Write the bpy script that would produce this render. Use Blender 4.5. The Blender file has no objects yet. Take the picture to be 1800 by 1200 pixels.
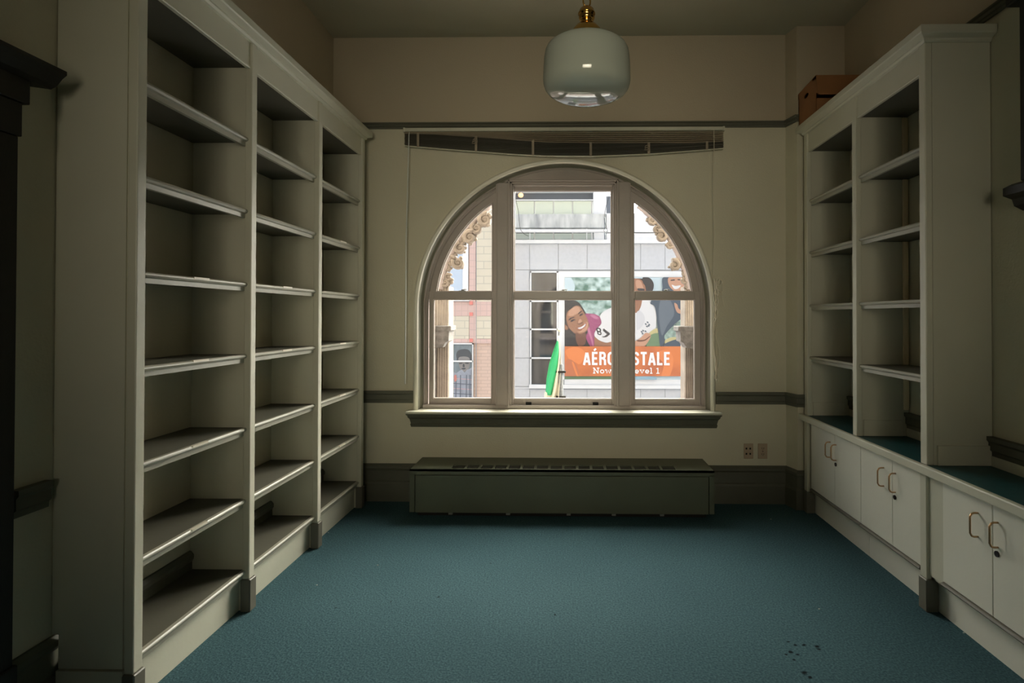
import bpy, bmesh, math, random
from mathutils import Vector, Matrix
random.seed(7)
S = bpy.context.scene
COL = S.collection
# ------------------------------------------------------------ camera
FPX, PPX, PPY = 1000.0, 982.5, 546.0
YAW, PITCH, ROLL = math.radians(1.0), math.radians(.57), math.radians(.08)
EYE = Vector((0, 0, 1.42))
fw = Vector((-math.sin(YAW) * math.cos(PITCH), math.cos(YAW) * math.cos(PITCH), math.sin(PITCH)))
rt = Vector((math.cos(YAW), math.sin(YAW), 0))
up = rt.cross(fw)
rt, up = rt * math.cos(ROLL) + up * math.sin(ROLL), up * math.cos(ROLL) - rt * math.sin(ROLL)
cd = bpy.data.cameras.new('camera')
cam = bpy.data.objects.new('camera', cd)
COL.objects.link(cam)
cam.matrix_world = Matrix(((rt.x, up.x, -fw.x, EYE.x), (rt.y, up.y, -fw.y, EYE.y), (rt.z, up.z, -fw.z, EYE.z), (0, 0, 0, 1)))
cd.sensor_width = 36.0
cd.lens = 36.0 * FPX / 1800
cd.shift_x = (900 - PPX) / 1800
cd.shift_y = (PPY - 600) / 1800
cd.clip_start = .05
cd.clip_end = 300
S.camera = cam


def at(u, v, Y):
    """where the sight line of a photo point meets the plane y = Y"""
    d = fw + rt * ((u - PPX) / FPX) - up * ((v - PPY) / FPX)
    return EYE + d * (Y / d.y)


# ------------------------------------------------------------ light and exposure
S.view_settings.view_transform = 'Standard'
S.view_settings.look = 'None'
S.view_settings.gamma = 1
S.view_settings.use_curve_mapping = False
S.view_settings.exposure = 0.0
w = bpy.data.worlds.new('sky')
S.world = w
w.use_nodes = True
nt = w.node_tree
nt.nodes.clear()
wo = nt.nodes.new('ShaderNodeOutputWorld')
bg = nt.nodes.new('ShaderNodeBackground')
tc = nt.nodes.new('ShaderNodeTexCoord')
dot = nt.nodes.new('ShaderNodeVectorMath')
dot.operation = 'DOT_PRODUCT'
gd = Vector((.22, .86, .42)).normalized()        # the bright hazy part of the sky, over the opposite roofs
dot.inputs[1].default_value = gd
mx = nt.nodes.new('ShaderNodeMath'); mx.operation = 'MAXIMUM'; mx.inputs[1].default_value = 0
pw = nt.nodes.new('ShaderNodeMath'); pw.operation = 'POWER'; pw.inputs[1].default_value = 4
SKY_BASE, SKY_GLOW = 1.22, 36.0
m1 = nt.nodes.new('ShaderNodeVectorMath'); m1.operation = 'SCALE'; m1.inputs[0].default_value = (1.0, .93, .80)
ms = nt.nodes.new('ShaderNodeMath'); ms.operation = 'MULTIPLY'; ms.inputs[1].default_value = SKY_GLOW
ad = nt.nodes.new('ShaderNodeVectorMath'); ad.operation = 'ADD'
ad.inputs[1].default_value = (SKY_BASE * .84, SKY_BASE * .94, SKY_BASE * 1.14)
L = nt.links
L.new(tc.outputs['Generated'], dot.inputs[0])
L.new(dot.outputs['Value'], mx.inputs[0])
L.new(mx.outputs[0], pw.inputs[0])
L.new(pw.outputs[0], ms.inputs[0])
L.new(ms.outputs[0], m1.inputs['Scale'])
L.new(m1.outputs[0], ad.inputs[0])
L.new(ad.outputs[0], bg.inputs['Color'])
L.new(bg.outputs[0], wo.inputs['Surface'])
sd = bpy.data.lights.new('sun', 'SUN')
sd.energy = 1.3
sd.angle = math.radians(.6)
sd.color = (1.0, .80, .55)
sun = bpy.data.objects.new('sun', sd)
COL.objects.link(sun)
sun.rotation_euler = Vector((-1, -.13, -.85)).to_track_quat('-Z', 'Y').to_euler()

# fill lamp added behind the viewer to brighten the dark room
ld_ = bpy.data.lights.new('rear_fill_light', 'AREA')
ld_.shape = 'RECTANGLE'
ld_.size, ld_.size_y = 1.7, 1.5
ld_.energy = 7.2
ld_.spread = math.radians(48)
ld_.color = (1.0, .90, .68)
lo_ = bpy.data.objects.new('rear_fill_light', ld_)
COL.objects.link(lo_)
lo_.location = (.0, -2.36, 1.75)
lo_.rotation_euler = Vector((0, 1, .035)).to_track_quat('-Z', 'Z').to_euler()

# ------------------------------------------------------------ materials


def mat(name, col, rough=.5, metal=0, noise=0, nscale=6, bump=0, bscale=60, spec=.5, emit=None, estr=0, col2=None, stretch=None):
    m = bpy.data.materials.new(name)
    m.use_nodes = True
    n = m.node_tree.nodes
    l = m.node_tree.links
    b = n['Principled BSDF']
    b.inputs['Base Color'].default_value = (*col, 1)
    b.inputs['Roughness'].default_value = rough
    b.inputs['Metallic'].default_value = metal
    b.inputs['Specular IOR Level'].default_value = spec
    if emit:
        b.inputs['Emission Color'].default_value = (*emit, 1)
        b.inputs['Emission Strength'].default_value = estr
    if noise or bump:
        t = n.new('ShaderNodeTexCoord')
        mp = n.new('ShaderNodeMapping')
        if stretch:
            mp.inputs['Scale'].default_value = stretch
        l.new(t.outputs['Object'], mp.inputs[0])
    if noise:
        nz = n.new('ShaderNodeTexNoise')
        nz.inputs['Scale'].default_value = nscale
        nz.inputs['Detail'].default_value = 5
        l.new(mp.outputs[0], nz.inputs['Vector'])
        r = n.new('ShaderNodeValToRGB')
        c2 = col2 or tuple(c * (1 - noise) for c in col)
        r.color_ramp.elements[0].position = .35
        r.color_ramp.elements[1].position = .65
        r.color_ramp.elements[0].color = (*c2, 1)
        r.color_ramp.elements[1].color = (*col, 1)
        l.new(nz.outputs['Fac'], r.inputs[0])
        l.new(r.outputs[0], b.inputs['Base Color'])
    if bump:
        nb = n.new('ShaderNodeTexNoise')
        nb.inputs['Scale'].default_value = bscale
        nb.inputs['Detail'].default_value = 3
        l.new(mp.outputs[0], nb.inputs['Vector'])
        bp = n.new('ShaderNodeBump')
        bp.inputs['Strength'].default_value = bump
        bp.inputs['Distance'].default_value = .01
        l.new(nb.outputs['Fac'], bp.inputs['Height'])
        l.new(bp.outputs[0], b.inputs['Normal'])
    return m


def brick(name, c1, c2, mortar, bw, bh, ms=.02, off=.5):
    m = mat(name, c1, .7)
    n = m.node_tree.nodes
    l = m.node_tree.links
    t = n.new('ShaderNodeTexCoord')
    mp = n.new('ShaderNodeMapping')
    mp.inputs['Rotation'].default_value = (math.radians(90), 0, 0)
    l.new(t.outputs['Object'], mp.inputs[0])
    k = n.new('ShaderNodeTexBrick')
    k.offset = off
    k.inputs['Color1'].default_value = (*c1, 1)
    k.inputs['Color2'].default_value = (*c2, 1)
    k.inputs['Mortar'].default_value = (*mortar, 1)
    k.inputs['Scale'].default_value = 1
    k.inputs['Brick Width'].default_value = bw
    k.inputs['Row Height'].default_value = bh
    k.inputs['Mortar Size'].default_value = ms
    l.new(mp.outputs[0], k.inputs['Vector'])
    l.new(k.outputs['Color'], n['Principled BSDF'].inputs['Base Color'])
    return m


M = {}
M['wall'] = mat('wall_paint', (.70, .655, .50), .55, noise=.05, nscale=2, bump=.15, bscale=90)
M['upper'] = mat('upper_wall_tone', (.62, .55, .42), .6, noise=.06, nscale=2, bump=.15, bscale=90)
M['ceil'] = mat('ceiling_paint', (.50, .475, .36), .7, noise=.06, nscale=1.5, bump=.1)
M['cream'] = mat('cream_paint', (.69, .675, .55), .38, noise=.05, nscale=3, bump=.05, bscale=40)
M['door'] = mat('door_paint', (.86, .845, .74), .34, noise=.04, nscale=3, bump=.05, bscale=40)
M['frame'] = mat('window_paint', (.47, .41, .37), .35, noise=.06, nscale=8, bump=.08, bscale=60)
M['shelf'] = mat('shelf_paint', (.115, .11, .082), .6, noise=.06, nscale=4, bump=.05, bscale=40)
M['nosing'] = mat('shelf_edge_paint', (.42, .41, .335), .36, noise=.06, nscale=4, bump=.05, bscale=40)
M['trim'] = mat('grey_green_trim', (.125, .125, .09), .55, noise=.12, nscale=6, bump=.08, bscale=50)
M['plinth'] = mat('plinth_paint', (.17, .16, .125), .45, noise=.1, nscale=8)
M['wood'] = mat('dark_wood', (.014, .013, .009), .5, noise=.4, nscale=3, stretch=(8, 8, 1), bump=.1)
M['metalgreen'] = mat('radiator_enamel', (.125, .14, .092), .42, noise=.12, nscale=3, bump=.05)
M['grille'] = mat('radiator_grille', (.06, .06, .045), .6)
M['black'] = mat('black_gap', (.01, .01, .008), .8)
M['counter'] = mat('teal_laminate', (.018, .085, .092), .42, noise=.15, nscale=30, spec=.25)
M['brass'] = mat('polished_brass', (.78, .46, .13), .16, metal=1)
M['bronze'] = mat('bronze_pull', (.62, .40, .22), .28, metal=1)
M['lock'] = mat('black_lock', (.012, .01, .01), .35)
M['plate'] = mat('beige_plastic', (.48, .36, .25), .4)
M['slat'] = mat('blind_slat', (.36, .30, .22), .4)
M['slatshade'] = mat('blind_slat_shaded', (.15, .14, .11), .4)  # same slats, with the stack's shade put into the colour
M['cord'] = mat('cord', (.85, .78, .62), .7)
M['wand'] = mat('clear_wand', (.80, .82, .78), .2)
M['card'] = mat('cardboard', (.36, .165, .06), .8, noise=.12, nscale=9, bump=.05)
M['cardin'] = mat('cardboard_inside', (.13, .05, .022), .9)
M['label'] = mat('label_paper', (.80, .74, .62), .4)
M['opal'] = mat('opal_glass', (.40, .43, .37), .07, spec=.9)
M['steel'] = mat('galvanised', (.35, .35, .33), .4, metal=1)
M['corner'] = mat('lit_sliver_paint', (.90, .76, .52), .4)  # window light in the back corner, put into the strip's colour


STAINS = ((1386, 1128, .006), (1398, 1133, .008), (1390, 1146, .010), (1402, 1150, .008), (1413, 1133, .007), (1436, 1136, .010), (1440, 1141, .009), (1382, 1150, .006), (1414, 1182, .011), (1424, 1190, .008), (1396, 1160, .006),
          (771, 1049, .006), (687, 1057, .005), (975, 1080, .006), (862, 990, .005), (590, 1068, .005))


def zoned(m, z, upper):
    n = m.node_tree.nodes; l = m.node_tree.links; b = n['Principled BSDF']
    src = b.inputs['Base Color'].links[0].from_socket
    t = n.new('ShaderNodeTexCoord'); sp = n.new('ShaderNodeSeparateXYZ')
    l.new(t.outputs['Object'], sp.inputs[0])
    gt = n.new('ShaderNodeMath'); gt.operation = 'GREATER_THAN'; gt.inputs[1].default_value = z
    l.new(sp.outputs['Z'], gt.inputs[0])
    mi = n.new('ShaderNodeMix'); mi.data_type = 'RGBA'
    l.new(gt.outputs[0], mi.inputs[0]); l.new(src, mi.inputs[6]); mi.inputs[7].default_value = (*upper, 1)
    l.new(mi.outputs[2], b.inputs['Base Color'])


zoned(M['wall'], 2.893, (.55, .47, .345))


def carpet():
    m = mat('teal_carpet', (.1, .16, .17), .95, spec=.1)
    n = m.node_tree.nodes
    l = m.node_tree.links
    b = n['Principled BSDF']
    t = n.new('ShaderNodeTexCoord')
    a = n.new('ShaderNodeTexNoise'); a.inputs['Scale'].default_value = 110; a.inputs['Detail'].default_value = 4
    c = n.new('ShaderNodeTexNoise'); c.inputs['Scale'].default_value = 1.3; c.inputs['Detail'].default_value = 4
    r = n.new('ShaderNodeValToRGB')
    r.color_ramp.elements[0].position = .34; r.color_ramp.elements[1].position = .68
    r.color_ramp.elements[0].color = (.036, .084, .102, 1)
    r.color_ramp.elements[1].color = (.084, .162, .185, 1)
    r2 = n.new('ShaderNodeValToRGB')
    r2.color_ramp.elements[0].position = .3; r2.color_ramp.elements[1].position = .7
    r2.color_ramp.elements[0].color = (.86, .88, .90, 1)
    r2.color_ramp.elements[1].color = (1, 1, 1, 1)
    mixm = n.new('ShaderNodeMix'); mixm.data_type = 'RGBA'; mixm.blend_type = 'MULTIPLY'; mixm.inputs[0].default_value = 1
    for q in (a, c):
        l.new(t.outputs['Object'], q.inputs['Vector'])
    l.new(a.outputs['Fac'], r.inputs[0]); l.new(c.outputs['Fac'], r2.inputs[0])
    l.new(r.outputs[0], mixm.inputs[6]); l.new(r2.outputs[0], mixm.inputs[7])
    # dried-in stains, each with its own place on the carpet
    dn = n.new('ShaderNodeTexNoise'); dn.inputs['Scale'].default_value = 60
    l.new(t.outputs['Object'], dn.inputs['Vector'])
    jit = n.new('ShaderNodeVectorMath'); jit.operation = 'MULTIPLY_ADD'; jit.inputs[1].default_value = (.022, .022, 0)
    off = n.new('ShaderNodeVectorMath'); off.operation = 'ADD'; off.inputs[1].default_value = (-.011, -.011, 0)
    l.new(dn.outputs['Color'], jit.inputs[0]); l.new(t.outputs['Object'], jit.inputs[2]); l.new(jit.outputs[0], off.inputs[0])
    last = None
    for (u, v, rr) in STAINS:
        d = fw + rt * ((u - PPX) / FPX) - up * ((v - PPY) / FPX)
        p = EYE + d * (-EYE.z / d.z)
        ds = n.new('ShaderNodeVectorMath'); ds.operation = 'DISTANCE'; ds.inputs[1].default_value = (p.x, p.y, 0)
        l.new(off.outputs[0], ds.inputs[0])
        mr = n.new('ShaderNodeMapRange'); mr.inputs['From Min'].default_value = rr * .6; mr.inputs['From Max'].default_value = rr * 1.4
        mr.inputs['To Min'].default_value = .12; mr.inputs['To Max'].default_value = 1
        l.new(ds.outputs['Value'], mr.inputs['Value'])
        if last:
            mn = n.new('ShaderNodeMath'); mn.operation = 'MINIMUM'
            l.new(last.outputs[0], mn.inputs[0]); l.new(mr.outputs[0], mn.inputs[1]); last = mn
        else:
            last = mr
    sm = n.new('ShaderNodeVectorMath'); sm.operation = 'SCALE'
    l.new(mixm.outputs[2], sm.inputs[0]); l.new(last.outputs[0], sm.inputs['Scale'])
    l.new(sm.outputs[0], b.inputs['Base Color'])
    bp = n.new('ShaderNodeBump'); bp.inputs['Strength'].default_value = .6; bp.inputs['Distance'].default_value = .006
    l.new(a.outputs['Fac'], bp.inputs['Height']); l.new(bp.outputs[0], b.inputs['Normal'])
    return m


M['carpet'] = carpet()


def pane_mat():
    m = bpy.data.materials.new('window_glass')
    m.use_nodes = True
    n = m.node_tree.nodes
    l = m.node_tree.links
    n.clear()
    o = n.new('ShaderNodeOutputMaterial')
    t = n.new('ShaderNodeBsdfTransparent'); t.inputs[0].default_value = (.97, .98, .97, 1)
    g = n.new('ShaderNodeBsdfGlossy'); g.inputs['Roughness'].default_value = .02
    f = n.new('ShaderNodeFresnel'); f.inputs[0].default_value = 1.45
    mi = n.new('ShaderNodeMixShader')
    fm = n.new('ShaderNodeMath'); fm.operation = 'MULTIPLY'; fm.inputs[1].default_value = .035
    l.new(f.outputs[0], fm.inputs[0]); l.new(fm.outputs[0], mi.inputs[0]); l.new(t.outputs[0], mi.inputs[1]); l.new(g.outputs[0], mi.inputs[2])
    l.new(mi.outputs[0], o.inputs[0])
    return m


M['pane'] = pane_mat()
M['jamb'] = mat('jamb_shade', (.24, .23, .175), .5)  # shadow beside the bead, put into a darker colour
M['bead'] = mat('bead_paint', (.80, .77, .64), .28)
M['bluepane'] = mat('rear_fill_pane', (.7, .72, .7), .3)
# ------------------------------------------------------------ helpers


class MB:
    """collects shapes in world coordinates, then links them as one mesh object"""

    def __init__(s):
        s.bm = bmesh.new(); s.mi = 0

    def box(s, x0, x1, y0, y1, z0, z1, bev=0, seg=1):
        x0, x1 = min(x0, x1), max(x0, x1); y0, y1 = min(y0, y1), max(y0, y1); z0, z1 = min(z0, z1), max(z0, z1)
        vs = [s.bm.verts.new(p) for p in ((x0, y0, z0), (x1, y0, z0), (x1, y1, z0), (x0, y1, z0), (x0, y0, z1), (x1, y0, z1), (x1, y1, z1), (x0, y1, z1))]
        fs = [s.bm.faces.new([vs[i] for i in q]) for q in ((0, 3, 2, 1), (4, 5, 6, 7), (0, 1, 5, 4), (1, 2, 6, 5), (2, 3, 7, 6), (3, 0, 4, 7))]
        for f in fs:
            f.material_index = s.mi
        if bev:
            ed = list({e for f in fs for e in f.edges})
            bmesh.ops.bevel(s.bm, geom=ed, offset=bev, segments=seg, affect='EDGES', profile=.5, material=-1)
        return s

    def prism(s, pts, ax, a0, a1, a0s=None, a1s=None):
        """pts: 2D outline in the two other axes (in order xyz), extruded along ax"""
        def mk(p, a):
            q = [0, 0, 0]; o = [i for i in range(3) if i != ax]
            q[ax] = a; q[o[0]] = p[0]; q[o[1]] = p[1]
            return s.bm.verts.new(q)
        A = [mk(p, a0 if a0s is None else a0s[i]) for i, p in enumerate(pts)]
        B = [mk(p, a1 if a1s is None else a1s[i]) for i, p in enumerate(pts)]
        k = len(pts)
        fs = [s.bm.faces.new(A), s.bm.faces.new(B[::-1])]
        for i in range(k):
            fs.append(s.bm.faces.new((A[i], B[i], B[(i + 1) % k], A[(i + 1) % k])))
        for f in fs:
            f.material_index = s.mi
        return s

    def tube(s, pts, r, seg=8, caps=True):
        pts = [Vector(p) for p in pts]
        rr = r if isinstance(r, (list, tuple)) else [r] * len(pts)
        rings = []; n = None
        for i, p in enumerate(pts):
            t = (pts[min(i + 1, len(pts) - 1)] - pts[max(i - 1, 0)]).normalized()
            if n is None:
                n = t.orthogonal().normalized()
            else:
                n = (n - t * n.dot(t)).normalized()
            b = t.cross(n)
            rings.append([s.bm.verts.new(p + (n * math.cos(a) + b * math.sin(a)) * rr[i]) for a in [2 * math.pi * j / seg for j in range(seg)]])
        for a, b in zip(rings, rings[1:]):
            for j in range(seg):
                f = s.bm.faces.new((a[j], a[(j + 1) % seg], b[(j + 1) % seg], b[j])); f.smooth = True; f.material_index = s.mi
        if caps:
            s.bm.faces.new(rings[0][::-1]).material_index = s.mi
            s.bm.faces.new(rings[-1]).material_index = s.mi
        return s

    def lathe(s, prof, c, seg=48):
        rings = []
        for r, z in prof:
            rings.append([s.bm.verts.new((c[0] + r * math.cos(a), c[1] + r * math.sin(a), c[2] + z)) for a in [2 * math.pi * j / seg for j in range(seg)]] if r > 1e-6 else [s.bm.verts.new((c[0], c[1], c[2] + z))])
        for a, b in zip(rings, rings[1:]):
            for j in range(seg):
                k = (j + 1) % seg
                if len(a) == 1 and len(b) == 1:
                    continue
                if len(a) == 1:
                    f = s.bm.faces.new((a[0], b[k], b[j]))
                elif len(b) == 1:
                    f = s.bm.faces.new((a[j], a[k], b[0]))
                else:
                    f = s.bm.faces.new((a[j], a[k], b[k], b[j]))
                f.smooth = True; f.material_index = s.mi
        return s

    def ball(s, c, r, sc=(1, 1, 1), sub=2):
        ret = bmesh.ops.create_icosphere(s.bm, subdivisions=sub, radius=r)
        for v in ret['verts']:
            v.co = Vector((v.co.x * sc[0], v.co.y * sc[1], v.co.z * sc[2])) + Vector(c)
        for f in {f for v in ret['verts'] for f in v.link_faces}:
            f.smooth = True; f.material_index = s.mi
        return s

    def poly(s, pts, flip=False):
        f = s.bm.faces.new([s.bm.verts.new(p) for p in pts]); f.material_index = s.mi
        return s

    def build(s, name, m, parent=None, fix=True, xf=None):
        bm = s.bm
        if fix:
            bmesh.ops.recalc_face_normals(bm, faces=bm.faces[:])
        if xf:
            bmesh.ops.transform(bm, matrix=xf, verts=bm.verts[:])
        me = bpy.data.meshes.new(name)
        bm.to_mesh(me); bm.free()
        for q in (m if isinstance(m, (list, tuple)) else [m]):
            me.materials.append(q)
        o = bpy.data.objects.new(name, me)
        COL.objects.link(o)
        if parent:
            o.parent = parent
            r = parent
            while r.parent:
                r = r.parent
            if parent is r:
                o.location = -r.location
        return o


def tag(o, label=None, cat=None, group=None, kind=None):
    if label: o['label'] = label
    if cat: o['category'] = cat
    if group: o['group'] = group
    if kind: o['kind'] = kind
    return o


def thing(name, loc, label=None, cat=None, group=None, kind=None):
    o = bpy.data.objects.new(name, None)
    o.empty_display_size = .1
    COL.objects.link(o)
    o.location = loc
    return tag(o, label, cat, group, kind)


def B(*a, **k):
    return MB().box(*a, **k)


# ------------------------------------------------------------ room shell
XLW, XRW, YB, ZC = -1.835, 2.05, 4.38, 3.585      # left wall, right wall, window wall, ceiling
YR = -2.4                                          # rear wall, behind the camera
CX, CZ, RA = -.04, 1.476, 1.128                    # window arch centre and wall opening radius
ZS = .70                                           # window bench height
st = lambda o: tag(o, kind='structure')
st(B(XLW - .2, XRW + .2, YR - .2, YB + .5, -.15, 0).build('floor', M['carpet']))
st(B(XLW - .2, XRW + .2, YR - .2, YB + .5, ZC, ZC + .2).build('ceiling', M['ceil']))
st(B(XLW - .2, XLW, YR - .2, YB + .5, 0, ZC).build('wall_left', M['wall']))
st(B(XRW, XRW + .2, YR - .2, YB + .5, 0, ZC).build('wall_right', M['wall']))
st(B(XLW, XRW, YR - .2, YR, 0, ZC).build('wall_rear', M['wall']))


def arch_wall(mb, y0, y1, X0, X1, Z0, Z1, r, zs, n=48):
    """a wall slab with an arched opening: four borders of quads plus the lining"""
    xs = [CX - r * math.cos(math.pi * i / n) for i in range(n + 1)]
    zs_ = [CZ + r * math.sin(math.pi * i / n) for i in range(n + 1)]
    bm = mb.bm
    q = lambda *p: bm.faces.new([bm.verts.new(c) for c in p])
    for y in (y0, y1):
        q((X0, y, Z0), (CX - r, y, Z0), (CX - r, y, Z1), (X0, y, Z1))
        q((CX + r, y, Z0), (X1, y, Z0), (X1, y, Z1), (CX + r, y, Z1))
        q((CX - r, y, Z0), (CX + r, y, Z0), (CX + r, y, zs), (CX - r, y, zs))
        for i in range(n):
            q((xs[i], y, zs_[i]), (xs[i + 1], y, zs_[i + 1]), (xs[i + 1], y, Z1), (xs[i], y, Z1))
    path = [(CX - r, zs)] + list(zip(xs, zs_)) + [(CX + r, zs)]
    for a, b in zip(path, path[1:] + path[:1]):
        q((a[0], y0, a[1]), (b[0], y0, b[1]), (b[0], y1, b[1]), (a[0], y1, a[1]))
    q((X0, y0, Z0), (X1, y0, Z0), (X1, y1, Z0), (X0, y1, Z0)); q((X0, y0, Z1), (X1, y0, Z1), (X1, y1, Z1), (X0, y1, Z1))
    q((X0, y0, Z0), (X0, y1, Z0), (X0, y1, Z1), (X0, y0, Z1)); q((X1, y0, Z0), (X1, y1, Z0), (X1, y1, Z1), (X1, y0, Z1))
    bmesh.ops.remove_doubles(bm, verts=bm.verts[:], dist=1e-5)
    return mb


st(arch_wall(MB(), YB, YB + .37, XLW, XRW, 0, ZC, RA, ZS - .05).build('wall_back', M['wall']))
# the wall colour turns browner above the picture rail
pier = MB().prism([(1.66, YB), (1.695, 4.25), (XRW, 4.25), (XRW, YB)], 2, 0, ZC)
st(pier.build('wall_pier', M['wall']))


def rail_profile(z0, z1, d):
    h = z1 - z0
    return [(0, z0), (d * .45, z0), (d * .5, z0 + h * .22), (d * .75, z0 + h * .3), (d * .72, z0 + h * .68), (d, z0 + h * .8), (d, z1), (0, z1)]


def base_profile(d=.028):
    return [(0, 0), (d, 0), (d, .135), (d * .8, .150), (d * .55, .155), (d * .55, .235), (d * .85, .25), (d * .85, .268), (d * .4, .285), (0, .285)]


def run_y(prof, x, side, y0, y1):      # along y on a side wall, side=+1 sticks out to +x
    return MB().prism([(x + side * p[0], p[1]) for p in prof], 1, y0, y1)


def run_back(prof, x0, x1, y=YB):
    return MB().prism([(y - p[0], p[1]) for p in prof], 0, x0, x1)


def run_pier(prof):
    """follows the splayed corner of the pier"""
    m = MB(); bm = m.bm
    cors = [(1.50, YB, 0, -1), (1.66, YB, -.75, -1), (1.695, 4.25, -.8, -1), (XRW, 4.25, 0, -1)]
    rows = [[bm.verts.new((c[0] + c[2] * p[0], c[1] + c[3] * p[0], p[1])) for p in prof] for c in cors]
    for a, b in zip(rows, rows[1:]):
        for i in range(len(prof)):
            j = (i + 1) % len(prof)
            bm.faces.new((a[i], b[i], b[j], a[j]))
    bm.faces.new(rows[0]); bm.faces.new(rows[-1])
    return m


PR = rail_profile(2.871, 2.915, .03)
CR = rail_profile(.752, .845, .032)
BP = base_profile()
st(run_back(BP, XLW, 1.50).build('baseboard_back', M['trim']))
st(run_pier(BP).build('baseboard_pier', M['trim']))
st(run_y(BP, XLW, 1, 1.84, YB - .03).build('baseboard_left', M['trim']))
st(run_y(BP, XRW, -1, YR, 1.90).build('baseboard_right', M['trim']))
st(run_back(PR, XLW, 1.50).build('trim_1', M['trim']))
st(run_pier(PR).build('trim_2', M['trim']))
st(run_y(PR, XLW, 1, 2.0, YB - .03).build('trim_3', M['trim']))
st(run_y(PR, XRW, -1, 2.56, 4.22).build('trim_4', M['trim']))
st(run_back(CR, XLW, CX - RA - .028).build('trim_5', M['trim']))
st(run_back(CR, CX + RA + .036, 1.50).build('trim_6', M['trim']))
st(run_pier(CR).build('trim_7', M['trim']))
st(run_y(CR, XLW, 1, 1.84, 1.968).build('trim_8', M['trim']))
st(run_y(CR, XRW, -1, 1.0, 4.22).build('trim_9', M['trim']))
w2 = thing('rear_fill_frame', (0, YR, .9), kind='structure')  # frame and pane added on the solid wall to dress the fill lamp
m = MB()
for a, b, c_, d_ in ((-1.12, -1.02, .9, 3.0), (1.02, 1.12, .9, 3.0), (-1.12, 1.12, .88, .98), (-1.12, 1.12, 2.92, 3.02)): m.box(a, b, YR, YR + .06, c_, d_, .004)
m.build('frame', M['trim'], w2)
B(-1.02, 1.02, YR, YR + .012, .98, 2.92).build('pane', M['bluepane'], w2)
# dark door surround on the left wall
d1 = thing('door_1', (XLW, 1.4, 0), kind='structure')
m = MB()
m.box(XLW, XLW + .055, 1.66, 1.805, .0, 2.0, .004); m.box(XLW, XLW + .065, 1.655, 1.812, 0, .30, .004)
m.box(XLW, XLW + .055, .66, .80, 0, 2.0, .004)
m.build('door_casing', M['wood'], d1)
B(XLW, XLW + .02, .80, 1.66, .0, 2.0).build('door_leaf', M['wood'], d1)
m = MB()
m.box(XLW, XLW + .06, .64, 1.812, 2.0, 2.11, .003); m.box(XLW, XLW + .068, .62, 1.83, 2.11, 2.195, .003)
m.prism([(XLW, 2.2), (XLW + .07, 2.19), (XLW + .09, 2.20), (XLW + .11, 2.225), (XLW + .125, 2.237), (XLW + .125, 2.25), (XLW, 2.25)], 1, .5, 1.90)
m.build('door_cap', M['wood'], d1)
B(XLW + .02, XLW + .05, .90, .93, .95, 1.1, .01).build('door_handle', M['brass'], d1)
# dark panelled hood high on the right wall
hd = thing('wall_hood', (XRW, 2.0, 1.96), 'dark wooden moulded hood high on the right wall beside the tall bookcase', 'wooden hood')
m = MB()
m.box(XRW - .06, XRW, 1.2, 2.54, 2.02, 3.3, .004); m.box(XRW - .075, XRW, 1.2, 2.60, 2.82, 3.3, .004)
m.build('panel', M['wood'], hd)
m = MB()
m.prism([(XRW, 1.90), (XRW - .04, 1.92), (XRW - .05, 1.95), (XRW - .09, 1.965), (XRW - .09, 2.0), (XRW - .05, 2.02), (XRW, 2.02)], 1, 1.2, 2.60)
m.build('ledge', M['wood'], hd)

# ------------------------------------------------------------ arched window
win = thing('window_1', (CX, YB, ZS), kind='structure')


def arch_sweep(mb, prof, z0, n=56, c=(CX, CZ)):
    """prof: closed list of (r, y), swept up the left jamb, round the arch and down"""
    bm = mb.bm
    rows = []
    st_ = [('L', z0)] + [('A', math.pi - math.pi * i / n) for i in range(n + 1)] + [('R', z0)]
    for k, v in st_:
        row = []
        for r, y in prof:
            if k == 'L': p = (c[0] - r, y, v)
            elif k == 'R': p = (c[0] + r, y, v)
            else: p = (c[0] + r * math.cos(v), y, c[1] + r * math.sin(v))
            row.append(bm.verts.new(p))
        rows.append(row)
    for a, b in zip(rows, rows[1:]):
        for i in range(len(prof)):
            j = (i + 1) % len(prof)
            f = bm.faces.new((a[i], b[i], b[j], a[j])); f.smooth = False
    bm.faces.new(rows[0]); bm.faces.new(rows[-1])
    return mb


# rounded bead round the opening, then the stepped inner frame
bead = [(1.126, YB + .03), (1.122, YB + .0), (1.127, YB - .018), (1.140, YB - .028), (1.154, YB - .022), (1.160, YB - .008), (1.160, YB + .0), (1.127, YB + .03)]
o = arch_sweep(MB(), bead, ZS).build('arch_bead', M['bead'], win)
for p in o.data.polygons: p.use_smooth = True
cove = [(1.129, YB - .004), (1.122, YB - .002), (1.120, YB + .030), (1.112, YB + .050), (1.100, YB + .060), (1.090, YB + .064), (1.090, YB + .07), (1.129, YB + .07)]
arch_sweep(MB(), cove, ZS).build('jamb', M['jamb'], win)
prof = [(1.128, YB + .071), (1.099, YB + .071), (1.099, YB + .054), (1.090, YB + .052), (1.086, YB + .078), (1.080, YB + .082), (1.080, YB + .092), (1.074, YB + .094), (1.070, YB + .10), (1.070, YB + .15), (1.128, YB + .15)]
arch_sweep(MB(), prof, ZS).build('frame', M['frame'], win)
m = MB()
m.box(CX - 1.128, CX + 1.128, YB + .06, YB + .16, ZS - .045, ZS + .010)
m.box(CX - 1.10, CX + 1.10, YB + .045, YB + .10, ZS, ZS + .028, .004)
m.build('frame', M['frame'], win)
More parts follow.
